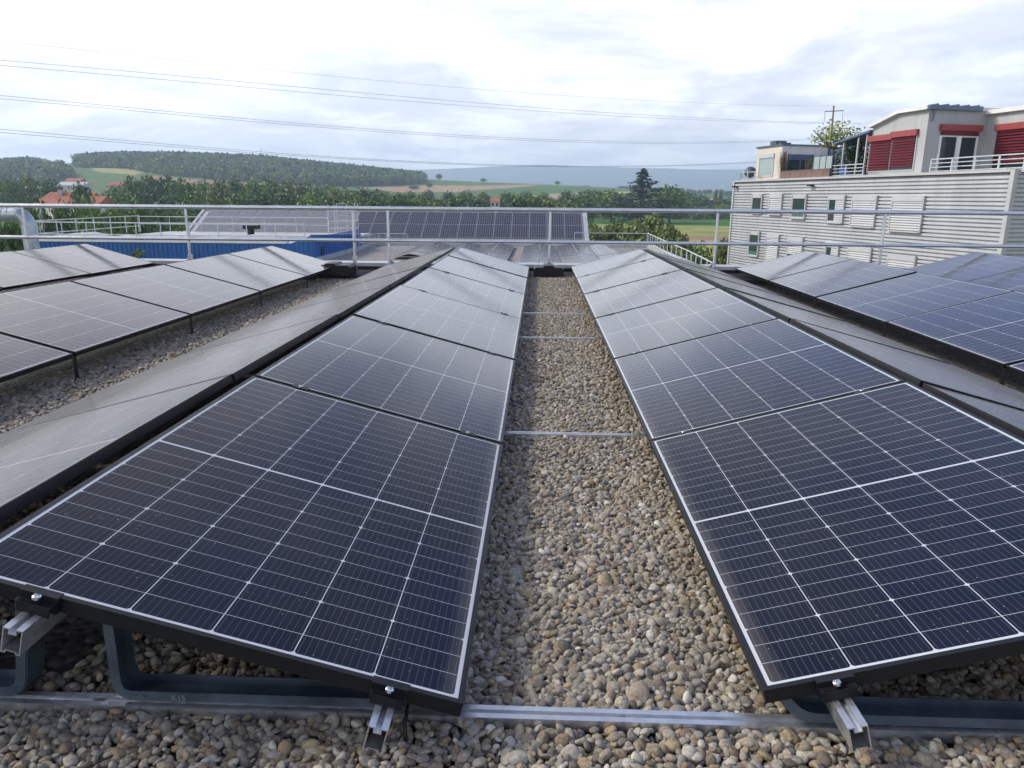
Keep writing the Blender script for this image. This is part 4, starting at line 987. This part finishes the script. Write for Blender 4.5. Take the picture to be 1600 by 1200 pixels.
for j in range(n):
    a0, a1 = math.pi*j/n, math.pi*(j+1)/n
    for i in range(16):
        b0, b1 = 2*math.pi*i/16, 2*math.pi*(i+1)/16; r_ = .42
        f = lambda a_, b_: (r_*math.sin(a_)*math.cos(b_), r_*math.sin(a_)*math.sin(b_), .62+r_*.9*math.cos(a_))
        m.add([f(a0, b0), f(a1, b0), f(a1, b1), f(a0, b1)], [(0,1,2,3)], True)
gb = empty('kettle_barbecue', world(p.x, -.9, zbase), 'round lidded barbecue at the far left end of the terrace', 'barbecue'); m.build('lid', M['galv'], gb)
MB().tube([(-.2, 0, 0), (-.1, 0, .4)], .02, 6).tube([(.2, 0, 0), (.1, 0, .4)], .02, 6).tube([(0, .2, 0), (0, .1, .4)], .02, 6).build('leg', M['black'], gb)
# olive like tree on the terrace
p = loc(1300, 262, -1.6); top = loc(1303, 187, -1.6).z
tcr = crown_mesh('crown', M['leafpale'], 77, 1.9, 3.9, 1000, 18, .10, .1)
tr = MB(); hT = top-zbase
pts = [(0, 0, 0), (.05, .02, hT*.25), (-.03, 0, hT*.5), (.06, .03, hT*.75)]; tr.tube(pts, [.10, .085, .07, .03], 8)
for k in range(7):
    a_ = k*2.4; e = (math.cos(a_)*1.5, math.sin(a_)*1.2, hT*(.62+.05*(k % 5))); tr.tube([pts[2], Vector(pts[2]).lerp(Vector(e), .5)+Vector((0, 0, -.05)), e], [.05, .035, .012], 6)
te = empty('terrace_tree', world(p.x, -1.6, zbase), 'small pale leaved tree with a flat spreading crown on the roof terrace', 'tree'); 
c_ = link('crown', tcr, te); c_.location = (0, 0, hT*.52); c_.scale = (.82, .82, hT*.36/1.9); tr.build('trunk', M['bark'], te)
for px, w_, lab in ((1331, 1.0, 'dark evergreen shrub in the shade under the terrace awning'), (1283, .62, 'green potted shrub behind the glass wind screen')):
    p = loc(px, 262, -2.2 if px > 1300 else -1.1); e = plant('terrace_shrub', lab, 'shrub', world(p.x, p.y, zbase), crown_mesh('crown', M['leafdark'], px, 2.0, 2.0, 900, 10, .10, .05), None, w_)
tag(MB().box((0, 0, .2), (.5, .4, .28)).box((0, .36, .28), (.5, .4, .55)).box((0, 0, 0), (.04, .04, .2)).box((.46, 0, 0), (.5, .04, .2)).box((0, .36, 0), (.04, .4, .2)).box((.46, .36, 0), (.5, .4, .2)).build('garden_chair', mat('blue_fabric', (.06, .12, .42), .8)), 'blue outdoor chair behind the terrace railing', 'chair').matrix_world = Matrix.Translation(world(loc(1330, 266, -.9).x, -.9, zbase)) @ Matrix.Rotation(AZ, 4, 'Z')

# ------------------------------------------------------------------ houses beyond
def house(px, yridge, wpx, Y, yeave, roofm, wallm, label, hipl=0, chim=None, wing=None, cat='house', gz_=None):
    gz_ = float(hgt(np.array(at(px, 310, Y).x), np.array(float(Y)))) if gz_ is None else gz_
    x = at(px, yridge, Y).x; L_ = wpx*Y/F; zr_ = at(px, yridge, Y).z; ze_ = at(px, yeave, Y).z; dp_ = max(4., (zr_-ze_)*1.5)
    e = empty('house', (x, Y, gz_), label, cat); g = Vector((x, Y, gz_)); a, b = -L_/2, L_/2; zr_ -= gz_; ze_ -= gz_
    MB().box((a+.4, -dp_+.5, 0), (b-.4, dp_-.5, ze_+.1)).build('wall', M[wallm], e)
    ha = hipl*L_
    m = MB(); vs = [(a, -dp_, ze_), (b, -dp_, ze_), (b, dp_, ze_), (a, dp_, ze_), (a+ha, 0, zr_), (b, 0, zr_)]
    m.add(vs, [(0, 1, 5, 4), (2, 3, 4, 5), (3, 0, 4), (1, 2, 5), (0, 3, 2, 1)])
    rf = m.build('roof', M[roofm], e)
    if chim is not None:
        cx0 = a+chim*L_; MB().box((cx0-.5, -1.2, zr_-1.2), (cx0+.5, -.2, zr_+.5)).build('chimney', M['greywall'], rf)
    if wing:
        w0, w1, zw = wing; zw = at(px, zw, Y).z-gz_; m = MB()
        m.add([(w0*L_, -dp_-2, ze_), (w1*L_, -dp_-2, ze_), (w1*L_, dp_*.5, ze_), (w0*L_, dp_*.5, ze_), (w0*L_, -2, zw), (w1*L_, -2, zw)], [(0,1,5,4),(2,3,4,5),(3,0,4),(1,2,5),(0,3,2,1)])
        m.build('wing_roof', M[roofm], e)
    n = max(2, int(L_/3)); 
    for i in range(min(n, 4)):
        xw = a+L_*(i+.7)/(min(n, 4)+.4); wn = MB().box((xw-.5, -dp_+.44, ze_-1.9), (xw+.5, -dp_+.49, ze_-.6)).build('window', M['pane'], e)
    return e
house(108, 300, 86, 180, 319, 'tiles', 'white', 'large farmhouse with a red tiled half hipped roof and chimney behind the guard rail', .16, .38, (.42, .78, 306))
house(117, 284, 44, 430, 290, 'trim', 'cream', 'pale roofed barn behind the red farmhouse', cat='barn')
house(118, 278.5, 26, 470, 283.5, 'tiles', 'cream', 'small red roof just above the pale barn')
house(183, 284, 24, 425, 290, 'tiles', 'cream', 'red roofed house at the foot of the wooded hill, right of the pale barn')
house(463, 276.5, 10, 950, 281.5, 'tiles', 'cream', 'tiny red roofed farmhouse at the lower edge of the hill wood')
house(448, 279.5, 12, 960, 282.5, 'brown', 'cream', 'tiny brown farm shed left of the hill farmhouse', cat='shed')
house(774, 309, 15, 335, 315, 'tiles', 'cream', 'cream house with a red roof among the trees above the panelled hall')
house(1090, 318, 12, 470, 322, 'brown', 'white', 'small white walled house among the trees left of the silver building')
house(1117, 308, 10, 640, 311, 'tiles', 'white', 'distant small house by the two poplars')

# ------------------------------------------------------------------ trees that stand out
def gz_at(x, y): return float(hgt(np.array(float(x)), np.array(float(y))))
cnt = [0]
def tree_at(px, top, Y, wpx, meshes, label, group=None, name='tree', cat='tree', trunk=True, h0=10., w0=8.5):
    cnt[0] += 1; rg = random.Random(cnt[0]*7+1); p = at(px, top, Y); zg = gz_at(p.x, Y); h = p.z-zg; w = wpx*Y/F
    e = empty(name, (p.x, Y, zg-.05), label, cat, group, rg.uniform(0, 6.28)); e.scale = (w/w0, w/w0, h/h0/.98)
    link('crown', meshes[cnt[0] % len(meshes)], e)
    if trunk: link('trunk', protoT, e)
    return e
cn = conifer_mesh('crown', M['needle'], 5, 25, 13, 8500, .36, .62, 70)
p = at(1006, 262, 330); zg = gz_at(p.x, 330); e = empty('conifer', (p.x, 330, zg), 'tall dark ragged spruce rising above the other trees near the silver building', 'tree'); hC = p.z-zg
c_ = link('crown', cn, e); c_.scale = (1.85, 1.85, hC/25); MB().tube([(0, 0, 0), (0, 0, hC*.5), (0, 0, hC*.97)], [.6, .35, .05], 8).build('trunk', M['bark'], e)
tree_at(957, 301, 345, 66, crM, 'broad green tree directly left of the tall spruce')
tree_at(1049, 293, 338, 54, crM, 'round topped broadleaf tree directly right of the tall spruce')
tree_at(906, 304, 255, 58, crD, 'dark rounded tree above the right end of the panelled roof')
tree_at(935, 300, 400, 50, crD, 'dark tree between the rounded tree and the spruce group')
tree_at(1092, 307, 430, 44, crD, 'low broad tree in the village left of the silver building')
tree_at(1070, 303, 520, 32, crD, 'bluish tree in the village just right of the spruce group')
tree_at(1130, 312, 450, 34, crD, 'tree touching the far corner of the silver building')
for px, tp, w_, lab in ((1119, 297, 6, 'slim poplar, left one of the two by the silver building'), (1127, 298, 6, 'slim poplar, right one of the two by the silver building')):
    tree_at(px, tp, 620, w_, [crD[0]], lab, name='poplar')
for i, (px, tp, Y, w_) in enumerate(((928, 351, 95, 62), (962, 348, 98, 64), (995, 345, 92, 60), (1024, 335, 96, 60), (1048, 352, 90, 56), (1070, 368, 84, 44))):
    tree_at(px, tp, Y, w_, crO, 'olive green tall shrub behind the lower roof, %s from the left' % ORD[i], 'tall shrubs behind the lower roof', 'shrub', 'shrub')
for px, tp, Y, w_, lab in ((1131, 374, 66, 40, 'yellowish bush against the far corner of the silver building'), (1092, 388, 62, 58, 'dark low bush behind the descending guard rail'), (1058, 396, 66, 40, 'low bush behind the top of the descending guard rail')):
    tree_at(px, tp, Y, w_, crO if px > 1100 else crM, lab, None, 'bush', 'bush')
for i, (px, tp, Y, w_) in enumerate(((-15, 340, 60, 60), (22, 346, 62, 55), (62, 322, 68, 56), (100, 326, 72, 54), (140, 321, 70, 56), (178, 322, 75, 52), (212, 326, 78, 46), (250, 325, 120, 60))):
    tree_at(px, tp, Y, w_, crM, 'leafy green bush behind the blue building guard rail, %s from the left' % ORD[i], 'bushes behind the blue building', 'bush', 'bush')
tree_at(62, 326, 66, 12, [crown_mesh('crown', M['blossom'], 3, 10, 8, 160, 8, .3, .5)], 'white blossoming branch top beside the spiral duct', None, 'blossom_shrub', 'shrub', False)
tree_at(126, 290, 165, 38, crD, 'dark dome shaped tree in front of the red farmhouse roof')
belt = [(-60, 280, 290), (-22, 276, 310), (14, 283, 280), (44, 278, 300), (76, 284, 290), (182, 294, 260), (205, 282, 270), (232, 276, 285), (258, 279, 280), (286, 284, 265), (314, 285, 290), (340, 283, 280), (366, 284, 300), (392, 283, 290), (420, 285, 305), (446, 286, 300), (470, 290, 310), (494, 296, 300), (518, 294, 320), (543, 298, 310), (568, 297, 330), (592, 300, 330), (620, 303, 320)]
for i, (px, tp, Y) in enumerate(belt):
    tree_at(px, tp, Y, 42+(i*7) % 13, (crD, crM, crM, crO)[i % 4], '%s tree of the belt under the wooded hill, back row, %s from left' % (('dark', 'mid green', 'leafy', 'pale green')[i % 4], ordn(i)), 'back row of the tree belt')
near = [(190, 306, 205), (222, 303, 200), (262, 306, 210), (300, 303, 190), (338, 306, 200), (376, 303, 195), (412, 306, 205), (448, 303, 200), (484, 303, 195), (520, 305, 210), (556, 307, 205), (590, 308, 210), (624, 309, 200), (654, 311, 205), (684, 313, 200), (712, 310, 215), (742, 314, 205), (806, 306, 210), (834, 309, 220), (862, 312, 215)]
for i, (px, tp, Y) in enumerate(near):
    tree_at(px, tp, Y, 46+(i*5) % 11, (crM, crD, crD, crM, crO)[i % 5], '%s tree just above the roofs, front row of the belt, %s from left' % (('green', 'dark', 'shadowy', 'leafy', 'light olive')[i % 5], ordn(i)), 'front row of the tree belt')
mid = [(640, 300, 420), (668, 298, 450), (700, 302, 400), (728, 299, 430), (756, 301, 420), (790, 303, 410), (822, 300, 440), (850, 302, 420), (884, 301, 410), (918, 298, 450)]
for i, (px, tp, Y) in enumerate(mid):
    tree_at(px, tp, Y, 30+(i*5) % 9, (crM, crO, crD)[i % 3], 'small tree in the hedge line under the brown fields, %s from left' % ordn(i), 'trees under the brown fields')
for px, tp, Y, w_, lab in ((646, 290, 900, 17, 'dark round tree at the right foot of the hill wood'), (671, 286, 950, 11, 'small dark tree standing alone on the brown field edge'), (686, 272, 1290, 10, 'lone tree on the skyline right of the hill wood'),
                           (755, 279, 1290, 11, 'lone wide tree on the skyline in the middle of the picture'), (871, 283, 1290, 10, 'lone round tree on the skyline above the brown fields'), (917, 290, 1290, 11, 'low tree on the skyline left of the spruce'), (973, 291, 1290, 16, 'bushes on the skyline just left of the spruce')):
    tree_at(px, tp, Y, w_, crD, lab)
p = at(212, 395, 36); e = plant('climbing_shrub', 'thin green shrub growing up before the blue wall', 'shrub', (p.x, 36, GZ), crown_mesh('crown', M['leafolive'], 91, at(212, 379, 36).z-GZ, 1.5, 420, 9, .12, .55), trunk_mesh('trunk', 6.5, .06, 4, 3, .6))

# ------------------------------------------------------------------ woods that read as one mass
fc = [crown_mesh('wood_crown', M['leafdark'], 40+i, 11, 11.5, 340, 7, .85, .04) for i in range(2)]+[crown_mesh('wood_crown', M['leaf'], 50+i, 11, 11.5, 340, 7, .85, .04) for i in range(2)]+[crown_mesh('wood_crown', M['leafolive'], 57, 10, 11, 330, 7, .85, .04)]+[conifer_mesh('wood_conifer', M['needle'], 60+i, 12.5, 6.5, 260, .7) for i in range(2)]
def wood(name, label, n, rlim, pxlim, accept, seed, sc0=1., conif=.3):
    rng = np.random.RandomState(seed); r = np.sqrt(rng.uniform(rlim[0]**2, rlim[1]**2, n)); px = rng.uniform(*pxlim, n)
    Y = r/np.sqrt(1+((px-844)/F)**2); X = (px-844)/F*Y; Z = hgt(X, Y); qx, qy = projarr(X, Y, Z)
    ok = accept(qx, qy, r, rng); X, Y, Z = X[ok], Y[ok], Z[ok]; n = len(X)
    s = sc0*(.74+.42*rng.rand(n)**1.3); scl = np.stack([s*(.85+.4*rng.rand(n)), s*(.85+.4*rng.rand(n)), s], 1)
    rot = np.zeros((n, 3)); rot[:, 2] = rng.rand(n)*6.28
    k = np.where(rng.rand(n) < conif, 5+rng.randint(0, 2, n), rng.randint(0, 5, n))
    # collection children are taken in name order, which is the list order
    o = scatter(name, fc, np.stack([X, Y, Z-.5], 1), rot, scl, k); tag(o, label, 'woodland', None, 'stuff'); return n
MAIN = [(118, 262), (128, 252), (300, 248), (420, 250), (560, 262), (662, 280), (658, 287), (600, 290), (520, 291), (470, 290), (400, 285), (340, 281), (240, 271), (200, 263), (130, 262)]
n1_ = wood('hill_wood', 'mixed wood covering the top of the broad hill', 15000, (800, 1400), (110, 670), lambda x, y, r, g: (in_poly(x, y, MAIN) & (r < 1300)) | ((r >= 1260) & (x > 122) & (x < 656)), 1, 1.05, .07)
LEFTW = [(-500, 250), (20, 258), (70, 264), (118, 272), (118, 280), (90, 288), (0, 302), (-500, 302)]
n2_ = wood('left_wood', 'broadleaf wood on the low hill at the left edge', 12000, (480, 1350), (-500, 122), lambda x, y, r, g: (in_poly(x, y, LEFTW) & (r < 1300)) | ((r >= 1240) & (x < 60)), 2, 1.05, .05)
n3_ = wood('valley_wood', 'trees and hedges filling the valley between the roofs and the hill', 2600, (400, 640), (-400, 1160), lambda x, y, r, g: (np.sin(x*.031)+np.sin(x*.083+r*.02) > -.35) & ~((r > 520) & (x > 560) & (x < 900)), 3, .72, .08)
n4_ = wood('far_wood', 'bluish woods and gardens far off left of the silver building', 3000, (680, 2300), (985, 1500), lambda x, y, r, g: (np.sin(x*.09+r*.011)+np.sin(r*.023) > -.5), 4, .52, .12)
n5_ = wood('hedge_wood', 'bushes and hedges on the slope above the red farmhouse', 500, (560, 1100), (60, 560), lambda x, y, r, g: (g.rand(len(x)) < .4) & (((x > 190) & (x < 260) & (r < 800)) | ((x > 470) & (r < 900)) | (r < 640)), 6, .6, .1)

# ------------------------------------------------------------------ masts, power pole and wires
def mast(px, top, Y, label, r_=.5):
    p = at(px, top, Y); zg = gz_at(p.x, Y); m = MB().tube([(0, 0, 0), (0, 0, (p.z-zg)*.8), (0, 0, p.z-zg)], [r_, r_*.7, r_*.25], 6)
    for f in (.7, .82, .9): m.box((-r_*1.8, -.2, (p.z-zg)*f), (r_*1.8, .2, (p.z-zg)*f+.8))
    o = m.build('mast', M['cable']); o.location = (p.x, Y, zg); tag(o, label, 'mast')
mast(407, 231, 1320, 'thin antenna mast rising from the hill wood'); mast(77, 246, 1500, 'faint lattice mast on the skyline at the left', .45); mast(606, 264, 1310, 'short pale mast at the right end of the hill wood', .9)
YW = 150.; pt = at(1303, 165, YW); zg = gz_at(pt.x, YW)
pp = empty('power_pole', (pt.x, YW, zg), 'wooden power pole with one crossarm rising behind the terrace tree', 'power pole')
MB().tube([(.6, 0, 0), (0, 0, pt.z-zg)], [.30, .16], 8).build('pole', M['wood'], pp)
za = at(1303, 173.5, YW).z-zg; MB().bar((at(1287, 175, YW).x-pt.x, -.6, za-.15), (at(1320, 172.5, YW).x-pt.x, .6, za+.15), .16).build('crossarm', M['wood'], pp)
for px in (1287, 1319): x = at(px, 175, YW).x-pt.x; MB().tube([(x, -.6 if px < 1300 else .6, za-.2), (x+.1, -.6 if px < 1300 else .6, at(px, 190, YW).z-zg)], .055, 6).build('insulator', M['cable'], pp)
wires = (([(70, 71), (300, 97), (600, 126), (900, 150), (1100, 162), (1303, 165.5)], 'thin topmost wire of the power line', .014),
         ([(0, 94), (300, 121), (600, 147), (850, 170), (1190, 188), (1287, 192)], 'upper wire of the second pair of power lines', .020),
         ([(0, 102), (300, 129), (600, 154), (850, 175), (1175, 190), (1287, 193)], 'lower wire of the second pair of power lines', .020),
         ([(0, 149), (300, 178), (600, 203), (850, 217), (1050, 223), (1260, 217), (1319, 214)], 'upper wire of the third pair of power lines', .020),
         ([(0, 154), (300, 182), (600, 206), (850, 220), (1050, 225), (1260, 219), (1319, 215)], 'lower wire of the third pair of power lines', .020),
         ([(0, 202), (300, 228), (600, 250), (850, 260), (1000, 259), (1180, 252), (1319, 243)], 'upper wire of the lowest pair just over the mountains', .022),
         ([(0, 207), (300, 231), (600, 252), (850, 261), (1000, 260), (1180, 253), (1319, 244)], 'lower wire of the lowest pair just over the mountains', .022))
for pts, lab, r_ in wires:
    a = np.array(pts, float); cf = np.polyfit(a[:, 0], a[:, 1], 3); P = []
    for px in np.linspace(-140 if pts[0][0] == 0 else -60, pts[-1][0], 60):
        Yw = 1/np.interp(px, [-60, 1303], [1/72., 1/YW]) if px > -60 else 1/(1/72.+(px+60)*(1/YW-1/72.)/1363)
        P.append(at(px, float(np.polyval(cf, px)), Yw))
    tag(MB().tube(P, r_, 5).build('power_line', M['cable']), lab, 'power line', 'power lines crossing the sky')

# ------------------------------------------------------------------ haze
hz = MB().box((-6900, -320, -40), (6900, 6900, 420)); me = hz.mesh('haze', bpy.data.materials.new('air'))
hmat = me.materials[0]; hmat.use_nodes = True; t = hmat.node_tree; t.nodes.clear()
pv = N(t, 'ShaderNodeVolumePrincipled'); pv.inputs['Color'].default_value = (.66, .80, 1.0, 1); pv.inputs['Density'].default_value = 2.5e-4; pv.inputs['Anisotropy'].default_value = .2
om = N(t, 'ShaderNodeOutputMaterial'); t.links.new(pv.outputs[0], om.inputs['Volume'])
tag(link('haze', me), 'thin pale air between the roofs and the mountains', None, None, 'stuff')
